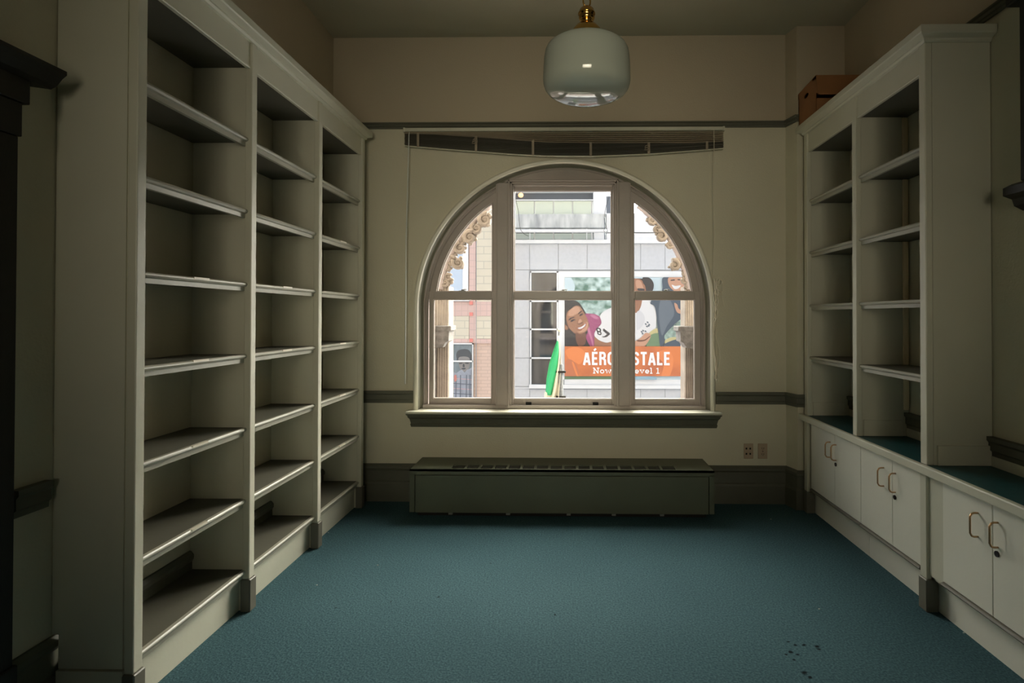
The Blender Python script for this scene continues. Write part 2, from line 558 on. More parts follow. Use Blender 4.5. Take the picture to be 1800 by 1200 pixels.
# mullions
for x0, x1 in ((-.566, -.476), (.386, .476)):
    m = MB()
    zt = CZ + math.sqrt(1.12 ** 2 - max(abs(x0 - CX), abs(x1 - CX)) ** 2)
    m.box(x0, x1, YB + .05, YB + .15, ZS, zt, .003)
    m.box(x0 - .004, x0 + .006, YB + .044, YB + .06, ZS, zt - .01, .002)
    m.box(x1 - .006, x1 + .004, YB + .044, YB + .06, ZS, zt - .01, .002)
    m.build('mullion', M['frame'], win)
# the arched board over the middle sash
m = MB()
n = 28
xa, xb, zb = -.566, .476, 2.475
pts = [(xa, zb)]
for i in range(n + 1):
    x = xa + (xb - xa) * i / n
    pts.append((x, CZ + math.sqrt(1.12 ** 2 - (x - CX) ** 2)))
pts.append((xb, zb))
m.prism(pts, 1, YB + .056, YB + .15)
m.build('arch_board', M['frame'], win)
# moulded surround of the middle sash
m = MB()
for (a, b, y) in ((.0, .014, YB + .038), (.014, .030, YB + .055), (.030, .042, YB + .066)):
    X0, X1, Z1 = -.476 + a, .386 - a, 2.487 - a
    X0b, X1b, Z1b = -.476 + b, .386 - b, 2.487 - b
    m.box(X0, X0b, y, YB + .14, ZS + .02, Z1, .0025)
    m.box(X1b, X1, y, YB + .14, ZS + .02, Z1, .0025)
    m.box(X0, X1, y, YB + .14, Z1b, Z1, .0025)
m.build('frame', M['frame'], win)
GY = YB + .115


def sash(x0, x1, z0, z1, y, sw=.045, bot=.045, top=.045, lip=.012):
    """x0..z1 is the glass; rails around it with an inner ogee lip"""
    m = MB()
    m.box(x0 - sw, x0, y, y + .03, z0 - bot, z1 + top, .002); m.box(x1, x1 + sw, y, y + .03, z0 - bot, z1 + top, .002)
    m.box(x0, x1, y, y + .03, z0 - bot, z0, .002); m.box(x0, x1, y, y + .03, z1, z1 + top, .002)
    k = lip
    m.box(x0 - k, x0 - k * .35, y - .007, y + .005, z0 - k, z1 + k, .002); m.box(x1 + k * .35, x1 + k, y - .007, y + .005, z0 - k, z1 + k, .002)
    m.box(x0 - k, x1 + k, y - .007, y + .005, z0 - k, z0 - k * .35, .002); m.box(x0 - k, x1 + k, y - .007, y + .005, z1 + k * .35, z1 + k, .002)
    return m


def pane(x0, x1, z0, z1, y, par):
    return B(x0 - .003, x1 + .003, y, y + .004, z0 - .003, z1 + .003).build('pane', M['pane'], par)


for (x0, x1) in ((-1.062, -.612), (-.428, .335), (.520, .980)):
    s_ = sash(x0, x1, .778, 1.548, YB + .088, sw=.046 if x0 > -1 else .04, bot=.066, top=.068).build('sash_lower', M['frame'], win)
    pane(x0, x1, .778, 1.548, YB + .105, s_)
s_ = sash(-.428, .330, 1.622, 2.412, YB + .118, sw=.05, bot=.03, top=.05).build('sash_upper', M['frame'], win)
pane(-.428, .330, 1.622, 2.412, YB + .135, s_)
# side upper sashes with curved outer stile
for sx in (-1, 1):
    m = MB(); xin = -.604 if sx < 0 else .508; rg = 1.012
    a1 = math.asin((1.622 - CZ) / rg)
    dx = abs(xin - CX)
    a2 = math.acos(dx / rg)
    n = 24
    for (ra, rb, y) in ((rg + .012, 1.085, YB + .106), (rg, rg + .014, YB + .118), (rg + .006, rg + .016, YB + .098)):
        av = [math.asin((1.60 - CZ) / rg) + (math.acos(max(0, dx / rb)) + .0 - math.asin((1.60 - CZ) / rg)) * i / n for i in range(n + 1)]
        bm = m.bm
        rows = []
        for a in av:
            rows.append([bm.verts.new((CX + sx * r * math.cos(a), yy, CZ + r * math.sin(a))) for r, yy in ((ra, y), (rb, y), (rb, YB + .148), (ra, YB + .148))])
        for p, q in zip(rows, rows[1:]):
            for i in range(4):
                j = (i + 1) % 4
                bm.faces.new((p[i], q[i], q[j], p[j]))
        bm.faces.new(rows[0]); bm.faces.new(rows[-1])
    ztop = CZ + math.sqrt(1.085 ** 2 - dx ** 2)
    xm = -.566 if sx < 0 else .476
    m.box(xin, xm, YB + .1035, YB + .147, 1.6, ztop + .035)
    m.box(xin + (-.006 if sx < 0 else .006), xin + (.006 if sx < 0 else -.006), YB + .10, YB + .12, 1.61, ztop - .09, .002)
    m.box(min(xm, CX + sx * 1.08), max(xm, CX + sx * 1.08), YB + .118, YB + .148, 1.588, 1.622, .002)
    s_ = m.build('sash_upper', M['frame'], win)
    pts = [(xin, 1.62)] + [(CX + sx * (rg + .003) * math.cos(a1 + (a2 - a1) * i / n), CZ + (rg + .003) * math.sin(a1 + (a2 - a1) * i / n)) for i in range(n + 1)]
    MB().prism(pts, 1, YB + .130, YB + .134).build('pane', M['pane'], s_)
# locks on the meeting rails, lifts on the bottom rail
for x in (-.84, -.045, .76):
    m = MB(); m.box(x - .03, x + .03, YB + .095, YB + .125, 1.616, 1.624, .002)
    m.lathe([(0, 0), (.012, 0), (.012, .01), (0, .012)], (x, YB + .11, 1.622), 12)
    m.tube([(x, YB + .11, 1.63), (x + .02, YB + .105, 1.632), (x + .032, YB + .10, 1.63)], .004, 6)
    m.build('sash_lock', M['steel'], win)
for x in (-.315, .21):
    m = MB(); m.box(x - .022, x + .022, YB + .076, YB + .09, .722, .748, .002); m.box(x - .016, x + .016, YB + .062, YB + .08, .734, .742, .002)
    m.build('sash_lift', M['black'], win)
# bench (stool) and moulded apron
m = MB()
m.box(-1.236, 1.152, YB - .105, YB + .06, ZS - .018, ZS, .005, 2)
m.build('sill', M['cream'], win)
m = MB()
pr = [(YB, .578), (YB - .058, .578), (YB - .066, .600), (YB - .060, .606), (YB - .072, .640), (YB - .088, .655), (YB - .092, .668), (YB - .104, .676), (YB - .104, .686), (YB, .686)]
ex = lambda s, base: [base + s * (-.0 + (YB - p[0]) * .62 - .06) for p in pr]
m.prism(pr, 0, 0, 0, a0s=ex(-1, -1.225), a1s=ex(1, 1.141))
m.build('sill_apron', M['trim'], win)
# thin wires along the middle sash
for pts in ([(895, 325), (905, 343), (911, 370), (914, 400), (916, 405), (921, 411), (929, 415)], [(1082, 331), (1072, 342), (1066, 360), (1063, 375), (1062, 385), (1065, 398), (1061, 405), (1065, 410), (1068, 405), (1065, 398)]):
    MB().tube([at(u, v, YB + .20) for u, v in pts], .0018, 6).build('sash_wire', M['black'], win)

# ------------------------------------------------------------ bookcases


def shelf_y(x_front, side, z_top, y0, y1, xback):
    """side = +1: front faces +x.  Board with a rounded nosing and a lipping strip below"""
    f = x_front; s = side
    t = .022
    m = MB()
    m.prism([(xback, z_top), (f - s * .020, z_top), (f - s * .020, z_top - t), (xback, z_top - t)], 1, y0, y1)
    m.mi = 1
    prof = [(f - s * .020, z_top), (f - s * .004, z_top), (f, z_top - .005), (f + s * .001, z_top - .010), (f - s * .003, z_top - .017), (f - s * .014, z_top - .021),
            (f - s * .014, z_top - .040), (f - s * .030, z_top - .040), (f - s * .030, z_top - t - .0002), (f - s * .020, z_top - t - .0002)]
    return m.prism(prof, 1, y0, y1)


LX = -1.535
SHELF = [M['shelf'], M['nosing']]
XB = XLW + .004
lb = thing('bookcase', (-1.68, 3.1, 0), 'tall cream built-in bookcase of three open bays covering the left wall', 'bookcase')
LPOST = [(1.992, 2.037), (2.72, 2.765), (3.464, 3.510), (4.195, 4.240)]
ZT = 2.745
zsh = [2.283, 1.934, 1.581, 1.235, .882, .538]
for i, (a, b) in enumerate(LPOST):
    m = MB(); m.box(LX - .034, LX, a, b, .155, ZT, .004, 2)
    m.build('stile', M['cream'], lb)
    c = (a + b) / 2
    if i == 0:
        m = MB(); m.box(XB + .026, LX - .040, a + .002, a + .022, .172, ZT); m.box(LX - .042, LX - .028, a + .008, a + .022, .172, ZT)
        m.box(XB + .024, LX - .034, a - .006, a + .022, 0, .168); m.box(XB, XB + .03, a + .004, a + .022, .29, ZT)
        m.build('side_panel', M['cream'], lb)
    else:
        B(XB, LX - .034, c - .011, c + .011, .0, ZT).build('side_panel' if i == 3 else 'divider', M['cream'], lb)
    m = MB(); m.box(LX - .04, LX + .008, a - .006, b + .006, 0, .155, .004)
    m.build('plinth_block', M['plinth'], lb)
for i in range(3):
    y0 = (LPOST[i][0] + LPOST[i][1]) / 2 + .012; y1 = (LPOST[i + 1][0] + LPOST[i + 1][1]) / 2 - .012
    for k, z in enumerate(zsh):
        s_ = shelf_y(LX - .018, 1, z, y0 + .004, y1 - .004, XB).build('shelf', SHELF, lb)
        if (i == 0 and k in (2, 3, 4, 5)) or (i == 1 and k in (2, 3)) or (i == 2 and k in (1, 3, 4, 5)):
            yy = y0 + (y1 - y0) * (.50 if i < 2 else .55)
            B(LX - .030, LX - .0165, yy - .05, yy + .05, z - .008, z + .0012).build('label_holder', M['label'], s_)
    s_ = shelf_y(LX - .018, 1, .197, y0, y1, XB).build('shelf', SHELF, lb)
    B(LX - .075, LX - .055, y0, y1, 0, .158).build('kick_board', M['cream'], lb)
    m = MB(); m.box(LX - .03, LX - .012, y0, y1, 2.622, ZT); m.box(LX - .03, LX - .008, y0, y1, 2.618, 2.630, .003)
    m.build('header_rail', M['cream'], lb)
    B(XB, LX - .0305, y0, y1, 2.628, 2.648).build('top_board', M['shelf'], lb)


def cornice(mb, xf, xb, y0, y1, s, z=ZT, e0=True, e1=True):
    """moulded top: board with chamfered lower lip; s=+1 front faces +x"""
    o = .0
    lv = [(.004, 0), (.012, .008), (.012, .016), (.040, .028), (.044, .034), (.044, .066), (.040, .070)]
    bm = mb.bm; rows = []
    for d, dz in lv:
        ya = y0 - (d if e0 else 0); yb = y1 + (d if e1 else 0)
        rows.append([bm.verts.new(p) for p in ((xb, ya, z + dz), (xf + s * d, ya, z + dz), (xf + s * d, yb, z + dz), (xb, yb, z + dz))])
    for a, b in zip(rows, rows[1:]):
        for i in range(4):
            bm.faces.new((a[i], a[(i + 1) % 4], b[(i + 1) % 4], b[i]))
    bm.faces.new(rows[0]); bm.faces.new(rows[-1])
    return mb


cornice(MB(), LX, XB, 1.992, 4.240, 1).build('cornice', M['cream'], lb)

# right side: countertop over base cabinets, a two-bay bookcase on top
RX = 1.73
RB = XRW - .004
RPOST = [(2.786, 2.836), (3.455, 3.503), (4.160, 4.212)]
rb = thing('bookcase', (1.9, 3.5, .703), 'cream two-bay open bookcase standing on the teal-topped cabinets at right', 'bookcase')
for i, (a, b) in enumerate(RPOST):
    B(RX, RX + .034, a, b, .7035, ZT + .01, bev=.004, seg=2).build('stile', M['cream'], rb)
    c = (a + b) / 2
    m = MB()
    if i == 0:
        m.box(RX + .036, RB, a + .004, a + .024, .7035, ZT + .01); m.box(RX + .05, RB - .01, a - .008, a + .004, .7035, .80, .002)
        m.box(RX + .05, RB - .04, a + .024, a + .032, .7035, .80, .002)
    else:
        m.box(RX + .034, RB, c - .011, c + .011, .7035, ZT + .01)
        m.box(RX + .045, RB - .04, c - .020, c - .011, .7035, .80, .002)
    m.build('divider' if i == 1 else 'side_panel', M['cream'], rb)
for i in range(2):
    y0 = (RPOST[i][0] + RPOST[i][1]) / 2 + .012; y1 = (RPOST[i + 1][0] + RPOST[i + 1][1]) / 2 - .012
    for k, z in enumerate((2.270, 1.894, 1.508, 1.133)):
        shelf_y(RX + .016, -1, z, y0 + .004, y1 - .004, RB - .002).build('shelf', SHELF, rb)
    m = MB(); m.box(RX + .012, RX + .03, y0, y1, 2.622, ZT + .01); m.box(RX + .008, RX + .03, y0, y1, 2.618, 2.630, .003)
    m.build('header_rail', M['cream'], rb)
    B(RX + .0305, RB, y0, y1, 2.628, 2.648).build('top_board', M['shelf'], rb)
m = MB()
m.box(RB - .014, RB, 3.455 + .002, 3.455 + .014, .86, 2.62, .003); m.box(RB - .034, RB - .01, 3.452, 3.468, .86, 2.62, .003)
m.build('lit_sliver', M['corner'], rb)  # strip added to carry the lit sliver
cornice(MB(), RX, RB, 2.786, 4.212, -1, z=ZT + .01).build('cornice', M['cream'], rb)

ct = thing('countertop', (1.88, 3.1, .66), 'long teal countertop with a cream front nosing along the right wall', 'countertop')
B(RX, RB, 1.95, 4.235, .672, .703).build('surface', M['counter'], ct)
B(RX - .030, RX, 1.95, 4.262, .662, .706, bev=.006, seg=2).build('nosing', M['cream'], ct)
B(RB - .014, RB, 1.95, 4.235, .7035, .752).build('backsplash', M['cream'], ct)


def pull(x, y, z0, z1):
    d = .034
    return MB().tube([(x, y, z0), (x - .018, y, z0), (x - d * .8, y, z0 + .004), (x - d, y, z0 + .016), (x - d, y, z1 - .016), (x - d * .8, y, z1 - .004), (x - .018, y, z1), (x, y, z1)], .0042, 10)


CABS = [(4.108, 3.75, 3.42, 'white two-door base cabinet farthest right, nearest the window wall', True),
        (3.416, 3.088, 2.84, 'white two-door base cabinet under the nearer bookcase bay, middle of the three', True),
        (2.677, 2.367, 2.057, 'white two-door base cabinet nearest the viewer, with no bookcase above it', True)]
for ci, (ya, ym, yb, lab, _) in enumerate(CABS):
    yc0 = (2.062, 2.842, 3.468)[2 - ci] if False else {0: 3.422, 1: 2.786, 2: 2.0}[ci]
    yc1 = {0: 4.212, 1: 3.418, 2: 2.7855}[ci]
    c = thing('base_cabinet', (1.88, (yc0 + yc1) / 2, 0), lab, 'cabinet', 'white base cabinets along the right wall')
    m = MB()
    m.box(RX + .022, RB, yc0, yc0 + .016, .16, .660); m.box(RX + .022, RB, yc1 - .016, yc1, .16, .660)
    m.box(RB - .012, RB, yc0, yc1, .16, .66); m.box(RX + .022, RB, yc0, yc1, .16, .178); m.box(RX + .022, RX + .04, yc0, yc1, .63, .66)
    m.box(RX + .022, RX + .034, min(ya + .002, yc1), yc1, .178, .66)
    if ci == 1: m.box(RX + .022, RX + .034, yc0, yb, .178, .66)
    if ci == 2: m.box(RX + .009, RX + .034, ya + .003, yc1, .178, .66)
    m.build('carcass', M['cream'], c)
    for y0, y1, first in ((ym + .0015, ya, True), (yb, ym - .0015, False)):
        dd = B(RX + .004, RX + .021, y0, y1, .196, .655, bev=.002).build('door', M['door'], c)
        hy = (ym + .052) if first else (ym - .030 if ci else ym + .0)
        if ci == 0: hy = 3.873 if first else 3.766
        if ci == 0 and not first: hy = ym - .022
        if ci == 0 and first: hy = ym + .060
        pull(RX + .004, hy + (.030 if first and ci else 0), .490, .590).build('handle', M['bronze'], dd)
        if not first:
            m = MB()
            m.tube([(RX + .008, hy + .004, .462), (RX - .001, hy + .004, .462)], .012, 16)
            m.build('lock', M['lock'], dd)
    m = MB()
    m.prism([(RX + .03, .178), (RX - .004, .178), (RX - .008, .184), (RX - .004, .192), (RX + .004, .194), (RX + .03, .194)], 1, yb - .02 if ci == 2 else yb, ya)
    m.build('bottom_rail', M['plinth'], c)
    m = MB(); m.box(RX + .055, RX + .07, yc0, yc1, 0, .176)
    m.build('kick_board', M['door'], c)
    if ci < 2:
        a, b = RPOST[0] if ci == 1 else RPOST[2]
        B(RX - .004, RX + .0215, a, b, .155, .6615, bev=.003).build('stile', M['cream'], c)
        B(RX - .010, RX + .05, a - .008, b + .006 if ci else b, 0, .155, bev=.004).build('plinth_block', M['plinth'], c)

# ------------------------------------------------------------ convector under the window
ra = thing('radiator_cover', (-.05, 4.19, 0), 'long low olive green metal convector cover under the arched window', 'radiator')
m = MB()
x0, x1, y0, y1, z0, z1 = -1.126, 1.022, 4.02, 4.375, .045, .335
z0 = .035
m.box(x0 + .0005, x0 + .02, y0 + .001, y1, z0, z1 - .0005); m.box(x1 - .02, x1 - .0005, y0 + .001, y1, z0, z1 - .0005)
m.box(x0, x1, y0, y0 + .02, z1 - .036, z1); m.box(x0, x0 + .035, y0, y0 + .02, z0, z1 - .03); m.box(x1 - .035, x1, y0, y0 + .02, z0, z1 - .03)
gx0, gx1, gy0, gy1 = -.838, .760, 4.056, 4.160
m.box(x0, x1, y0, gy0, z1 - .012, z1); m.box(x0, x1, gy1, y1, z1 - .012, z1)
m.box(x0, gx0, gy0, gy1, z1 - .012, z1); m.box(gx1, x1, gy0, gy1, z1 - .012, z1)
k = 16
for i in range(1, k):
    gx = gx0 + (gx1 - gx0) * i / k
    m.box(gx - .009, gx + .009, gy0, gy1, z1 - .010, z1)
m.build('housing', M['metalgreen'], ra)
B(x0 + .039, x1 - .039, y0 + .003, y0 + .018, z0 - .004, z1 - .040, bev=.002).build('front_panel', M['metalgreen'], ra)
m = MB()
for i in range(9):
    yy = gy0 + .004 + (gy1 - gy0 - .012) * i / 8
    m.box(gx0, gx1, yy, yy + .004, z1 - .020, z1 - .006)
m.box(gx0, gx1, gy0, gy1, z1 - .05, z1 - .045)
m.build('grille', M['grille'], ra)
m = MB(); m.box(x0 + .05, x1 - .05, y0 + .04, y1, 0, z0 + .01)
m.build('base', M['black'], ra)
for x in (-.84, -.43, 0, .32, .66):
    B(x - .014, x + .014, y0 + .02, y0 + .05, .012, .048).build('bracket', M['steel'], ra)

# wall outlets
for i, (xx, lab) in enumerate(((1.372, 'left beige wall plate with four dark sockets right of the convector'), (1.479, 'right beige wall plate with a duplex outlet beside the pier'))):
    t = thing('wall_outlet', (xx, YB, .395), lab, 'outlet', 'outlets low on the window wall')
    B(xx - .036, xx + .036, YB - .007, YB, .337, .453, bev=.003, seg=2).build('cover_plate', M['plate'], t)
    m = MB()
    if i == 0:
        for a in (-.017, .012):
            for b in (-.020, .020):
                B(xx + a - .006, xx + a + .006, YB - .009, YB - .006, .395 + b - .007, .395 + b + .007, bev=.001).build('socket', M['black'], t)
    else:
        for b in (-.022, .022):
            so = B(xx - .016, xx + .016, YB - .009, YB - .006, .395 + b - .014, .395 + b + .014, bev=.001).build('socket', M['plate'], t)
            m = MB()
            for a in (-.007, .007):
                m.box(xx + a - .0015, xx + a + .0015, YB - .0098, YB - .008, .395 + b - .004, .395 + b + .006)
            m.box(xx - .002, xx + .002, YB - .0098, YB - .008, .395 + b - .011, .395 + b - .007)
            m.build('slot', M['black'], so)
        B(xx - .003, xx + .003, YB - .0098, YB - .006, .392, .398).build('screw', M['black'], t)

# ------------------------------------------------------------ venetian blind, pulled up
bl = thing('venetian_blind', (-.045, 4.33, 2.86), 'raised tan venetian blind sagging over the arched window', 'blind')


def curve(tab, x):
    for (a, b), (c, d) in zip(tab, tab[1:]):
        if x <= c:
            t = (x - a) / (c - a)
            return b + (d - b) * t
    return tab[-1][1]


BOT = [(-1.262, 2.724), (-.98, 2.698), (-.707, 2.677), (-.44, 2.655), (-.175, 2.641), (.2, 2.638), (.605, 2.652), (.88, 2.672), (1.172, 2.694)]
MID = [(-1.262, 2.824), (-.98, 2.815), (-.707, 2.793), (-.44, 2.771), (-.175, 2.750), (.2, 2.741), (.605, 2.740), (.88, 2.741), (1.172, 2.750)]
m = MB(); m.box(-1.269, 1.179, 4.315, 4.352, 2.833, 2.859, .002)
for x in (-1.262, 1.172): m.box(x - .008, x + .008, 4.312, 4.356, 2.828, 2.862, .002)
m.build('headrail', M['cream'], bl)
NX = 40
xs = [-1.262 + 2.434 * i / NX for i in range(NX + 1)]


def ribbon(m, f, dy, dz, th=.0012, y=4.333):
    """slat: curved strip along x; (dy,dz) half width vector"""
    bm = m.bm; rows = []
    for x in xs:
        z = f(x)
        rows.append([bm.verts.new(p) for p in ((x, y - dy, z - dz), (x, y - dy * .0 - .002, z + .0022), (x, y + dy, z + dz), (x, y + dy, z + dz - th), (x, y - .002, z + .0022 - th), (x, y - dy, z - dz - th))])
    for a, b in zip(rows, rows[1:]):
        for i in range(6):
            j = (i + 1) % 6
            bm.faces.new((a[i], b[i], b[j], a[j]))
    bm.faces.new(rows[0]); bm.faces.new(rows[-1])


N1 = 6
for k in range(N1):
    m = MB(); t = (k + .6) / N1
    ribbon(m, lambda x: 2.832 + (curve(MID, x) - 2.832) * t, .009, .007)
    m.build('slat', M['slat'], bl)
N2 = 16
for k in range(N2):
    m = MB(); t = (k + .5) / N2
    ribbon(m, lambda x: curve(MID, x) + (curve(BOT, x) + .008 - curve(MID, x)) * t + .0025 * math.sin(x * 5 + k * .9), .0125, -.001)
    m.build('slat', M['slatshade'], bl)
m = MB()
ribbon(m, lambda x: curve(BOT, x) + .004, .013, .0, th=.005)
m.build('bottom_rail', M['cream'], bl)
for i, x in enumerate((-1.155, -.71, -.275, .165, .605, 1.045)):
    zb, zm = curve(BOT, x), curve(MID, x)
    m = MB()
    m.box(x - .009, x + .009, 4.3165, 4.318, zb, zm + .004)
    if i in (1, 4):
        for q in range(5):
            a = random.uniform(-.03, .03)
            m.tube([(x, 4.315, zm - .01 - q * .008), (x + a, 4.309, zm - .02 - q * .008), (x + a * 1.2, 4.311, zm - .032 - q * .008), (x, 4.315, zm - .03 - q * .008)], .0035, 6)
    m.build('ladder_tape', M['slat'], bl)
m = MB()
m.tube([(-1.218, 4.312, 2.835), (-1.222, 4.308, 2.80), (-1.240, 4.306, 2.0), (-1.243, 4.306, .905)], [.002, .0035, .005, .0055], 6)
m.build('tilt_wand', M['wand'], bl)
m = MB()
zz = [2.83 - i * .1 for i in range(20)]
m.tube([(1.094, 4.312, 2.835)] + [(1.095 + .002 * math.sin(i), 4.311, z) for i, z in enumerate(zz[:-8])], .0022, 6)
for q in range(5):      # the tangled hank
    pts = []
    r = .008 + .004 * q
    for i in range(24):
        z = 1.70 - i * .033
        pts.append((1.102 + r * math.sin(i * .8 + q * 1.9) * (.6 + .4 * math.sin(i * .3)) + .012 * math.sin(i * .35), 4.306 + .006 * math.cos(i * .9 + q), z + .01 * math.sin(i + q)))
    m.tube(pts, .0034, 6)
for q in range(3):      # bow loops
    a = .3 + q * .9
    pts = [(1.108 + .055 * math.sin(t) * math.cos(a * .5), 4.305, 1.66 + .05 * math.sin(2 * t) * math.cos(a) + .04 * math.sin(t) * math.sin(a - .6)) for t in [math.pi * j / 14 for j in range(15)]]
    m.tube(pts, .002, 6)
m.tube([(1.108, 4.305, 1.66), (1.15, 4.304, 1.60), (1.165, 4.304, 1.53), (1.17, 4.305, 1.50)], .0016, 6)
for q in (0, 1):
    m.tube([(1.096 + .055 * q * math.sin(t) - .012 * math.sin(t), 4.305, 1.30 - .35 * t / math.pi) for t in [math.pi * j / 16 for j in range(17)]], .002, 6)
m.build('lift_cord', M['cord'], bl)

# ------------------------------------------------------------ pendant lamp
PX0, PY0 = .068, 2.2
pl = thing('pendant_lamp', (PX0, PY0, 2.24), 'white opal schoolhouse pendant lamp hanging on a brass chain', 'lamp')
gp = [(0, 2.259), (.04, 2.260), (.08, 2.264), (.11, 2.271), (.135, 2.281), (.152, 2.292), (.162, 2.304), (.168, 2.320), (.1697, 2.337), (.1693, 2.36), (.168, 2.39), (.166, 2.42), (.162, 2.443), (.155, 2.458), (.143, 2.469), (.125, 2.477), (.10, 2.483), (.078, 2.487), (.064, 2.490), (.058, 2.498), (0, 2.498)]
MB().lathe([(r, z) for r, z in gp], (PX0, PY0, 0), 72).build('glass_shade', M['opal'], pl)
bp_ = [(0, 2.496), (.062, 2.496), (.062, 2.506), (.055, 2.530), (.040, 2.548), (.024, 2.553), (.021, 2.557), (.021, 2.566), (.024, 2.568), (.029, 2.572), (.031, 2.580), (.029, 2.590), (.033, 2.592), (.033, 2.598), (.030, 2.602), (.027, 2.612), (.018, 2.620), (.008, 2.624), (0, 2.625)]
MB().lathe(bp_, (PX0, PY0, 0), 40).build('brass_fitter', M['brass'], pl)
m = MB()
z = 2.645; i = 0
while z < ZC - .06:
    tilt = .35 if i % 2 else -.2
    pts = []
    for j in range(17):
        a = 2 * math.pi * j / 16
        lx, lz = .014 * math.cos(a), .024 * math.sin(a)
        if i % 2: pts.append((PX0 + lx * .35 + (.003), PY0 + lx, z + lz))
        else: pts.append((PX0 + lx, PY0 + lx * .3, z + lz))
    m.tube(pts, .0032, 8, caps=False)
    z += .038; i += 1
m.build('chain', M['brass'], pl)
MB().lathe([(0, -.001), (.06, -.001), (.06, -.010), (.045, -.025), (.02, -.035), (.01, -.06), (0, -.062)], (PX0, PY0, ZC), 32).build('ceiling_canopy', M['brass'], pl)

# ------------------------------------------------------------ cardboard box on top of the right bookcase
bx = thing('cardboard_box', (1.86, 4.08, ZT + .08), 'brown cardboard storage box with its lid ajar on top of the right bookcase', 'box')
zb = ZT + .081
X0, X1, Y0, Y1, H = 1.700, 2.035, 3.935, 4.225, .235
m = MB()
m.box(X0 + .0045, X1, Y0, Y0 + .004, zb, zb + .10); m.box(X0, X1, Y1 - .004, Y1, zb, zb + H); m.box(X1 - .004, X1, Y0, Y1, zb, zb + .10)
m.box(X0, X1, Y0, Y1, zb, zb + .004)
# end wall with a hand hole
n = 16; cy_, cz_ = 4.095, zb + .178
bm = m.bm
ins = [(cy_ + .038 * math.cos(2 * math.pi * i / n), cz_ + .016 * math.sin(2 * math.pi * i / n)) for i in range(n)]


def sq(i):
    a = 2 * math.pi * i / n; c, s2 = math.cos(a), math.sin(a)
    k = 1 / max(abs(c), abs(s2)); hy = (Y1 - cy_) if c > 0 else (cy_ - Y0); hz = (zb + H - cz_) if s2 > 0 else (cz_ - zb)
    yy = cy_ + c * k * hy
    return (yy, cz_ + s2 * k * hz)


for xx in (X0, X0 + .004):
    A = [bm.verts.new((xx, *p)) for p in ins]; O = [bm.verts.new((xx, *sq(i))) for i in range(n)]
    for i in range(n):
        bm.faces.new((A[i], A[(i + 1) % n], O[(i + 1) % n], O[i]))
m.build('body', M['card'], bx)
m = MB()
lw, ld, lh = X1 - X0 - .004, Y1 - Y0 + .015, .150
m.box(0, lw, 0, ld, lh - .004, lh)
m.box(0, .004, .0, ld, lh - .030, lh - .004); m.box(lw - .004, lw, 0, ld, lh - .03, lh - .004); m.box(0, lw, ld - .004, ld, lh - .04, lh - .004)
m.prism([(.0, lh - .004), (.004, lh - .004), (-.022, .006), (-.026, .008)], 0, 0, lw)
m.prism([(-.024, .002), (-.026, .008), (.012, .022), (.012, .018)], 0, .01, lw - .01)
m.prism([(.0, lh - .004), (-.024, .006), (.030, .045), (.060, lh - .004)], 0, 0, .004)
xf = Matrix.Translation((X0 + .001, Y0 - .008, zb + H - .125)) @ Matrix.Rotation(math.radians(-3), 4, 'X')
m.build('lid', M['card'], bx, xf=xf)

# little crumbs and stains on the carpet
wm = mat('lint', (.6, .6, .55), .9)


def floor_pt(u, v):
    d = fw + rt * ((u - PPX) / FPX) - up * ((v - PPY) / FPX)
    return EYE + d * (-EYE.z / d.z)


LINT = {557: 'pale bit of lint by the kick board of the left bookcase', 577: 'pale bit of lint on the dark carpet near the far left bookcase bay', 664: 'pale bit of lint on the open carpet, left of centre',
        1355: 'pale bit of lint on the dark carpet near the right end of the convector', 1440: 'pale bit of lint just above the dark stain cluster on the carpet', 1694: 'pale bit of lint by the plinth of the nearest cabinet'}
for (u, v) in ((557, 1029), (577, 937), (664, 994), (1355, 913), (1440, 1071), (1694, 1113)):
    p = floor_pt(u, v); m = MB().ball((p.x, p.y, .0035), .0035, (1.4, .9, .8), 1)
    tag(m.build('lint', wm), LINT[u], 'lint', 'pale lint bits on the carpet')

# ------------------------------------------------------------ outside: our own stone front
YO = 4.76
M['stone'] = mat('pale_stone', (.44, .385, .33), .8, noise=.25, nscale=9, bump=.5, bscale=40)
M['stonegrey'] = mat('grey_stone', (.30, .29, .28), .85, noise=.35, nscale=25, bump=.6, bscale=70)
M['intrados'] = mat('pinkish_stone', (.62, .54, .52), .8, noise=.15, nscale=12, bump=.3, bscale=60)
fr = arch_wall(MB(), YB + .372, YB + .47, -5, 5, -5, 6.5, 1.115, ZS - .1)
tag(fr.build('wall_front_outer', M['stone']), kind='structure')
arch_sweep(MB(), [(1.100, YB + .155), (1.127, YB + .155), (1.127, YB + .368), (1.100, YB + .368)], ZS - .05).build('outer_reveal', M['intrados'], win)
B(CX - 1.1, CX + 1.1, YB + .16, YB + .80, ZS - .12, ZS - .05).build('outer_sill', M['intrados'], win)


def crocket(m, u, v, r, dirx, Y=5.05, ang=0, turns=1.35):
    """a curled stone leaf: a spiral roll with lobes"""
    c = at(u, v, Y); R = 1.25 * r * Y / 1000
    for lay in (-1, 0, 1):
        pts = []; rad = []
        for i in range(26):
            t = i / 25
            a = ang + dirx * t * turns * 2 * math.pi
            rr = R * (1 - .72 * t)
            pts.append((c.x + rr * math.cos(a), c.y + lay * R * .45 * (1 - .5 * t), c.z + rr * math.sin(a)))
            rad.append(R * (.40 - .20 * t))
        m.tube(pts, rad, 8)
    m.ball(c, R * .55, (1, .8, 1), 2)
    for k in range(7):
        a = random.uniform(0, 6.28)
        m.ball((c.x + R * .95 * math.cos(a), c.y + random.uniform(-.5, .5) * R, c.z + R * .95 * math.sin(a)), R * random.uniform(.25, .42), sub=1)


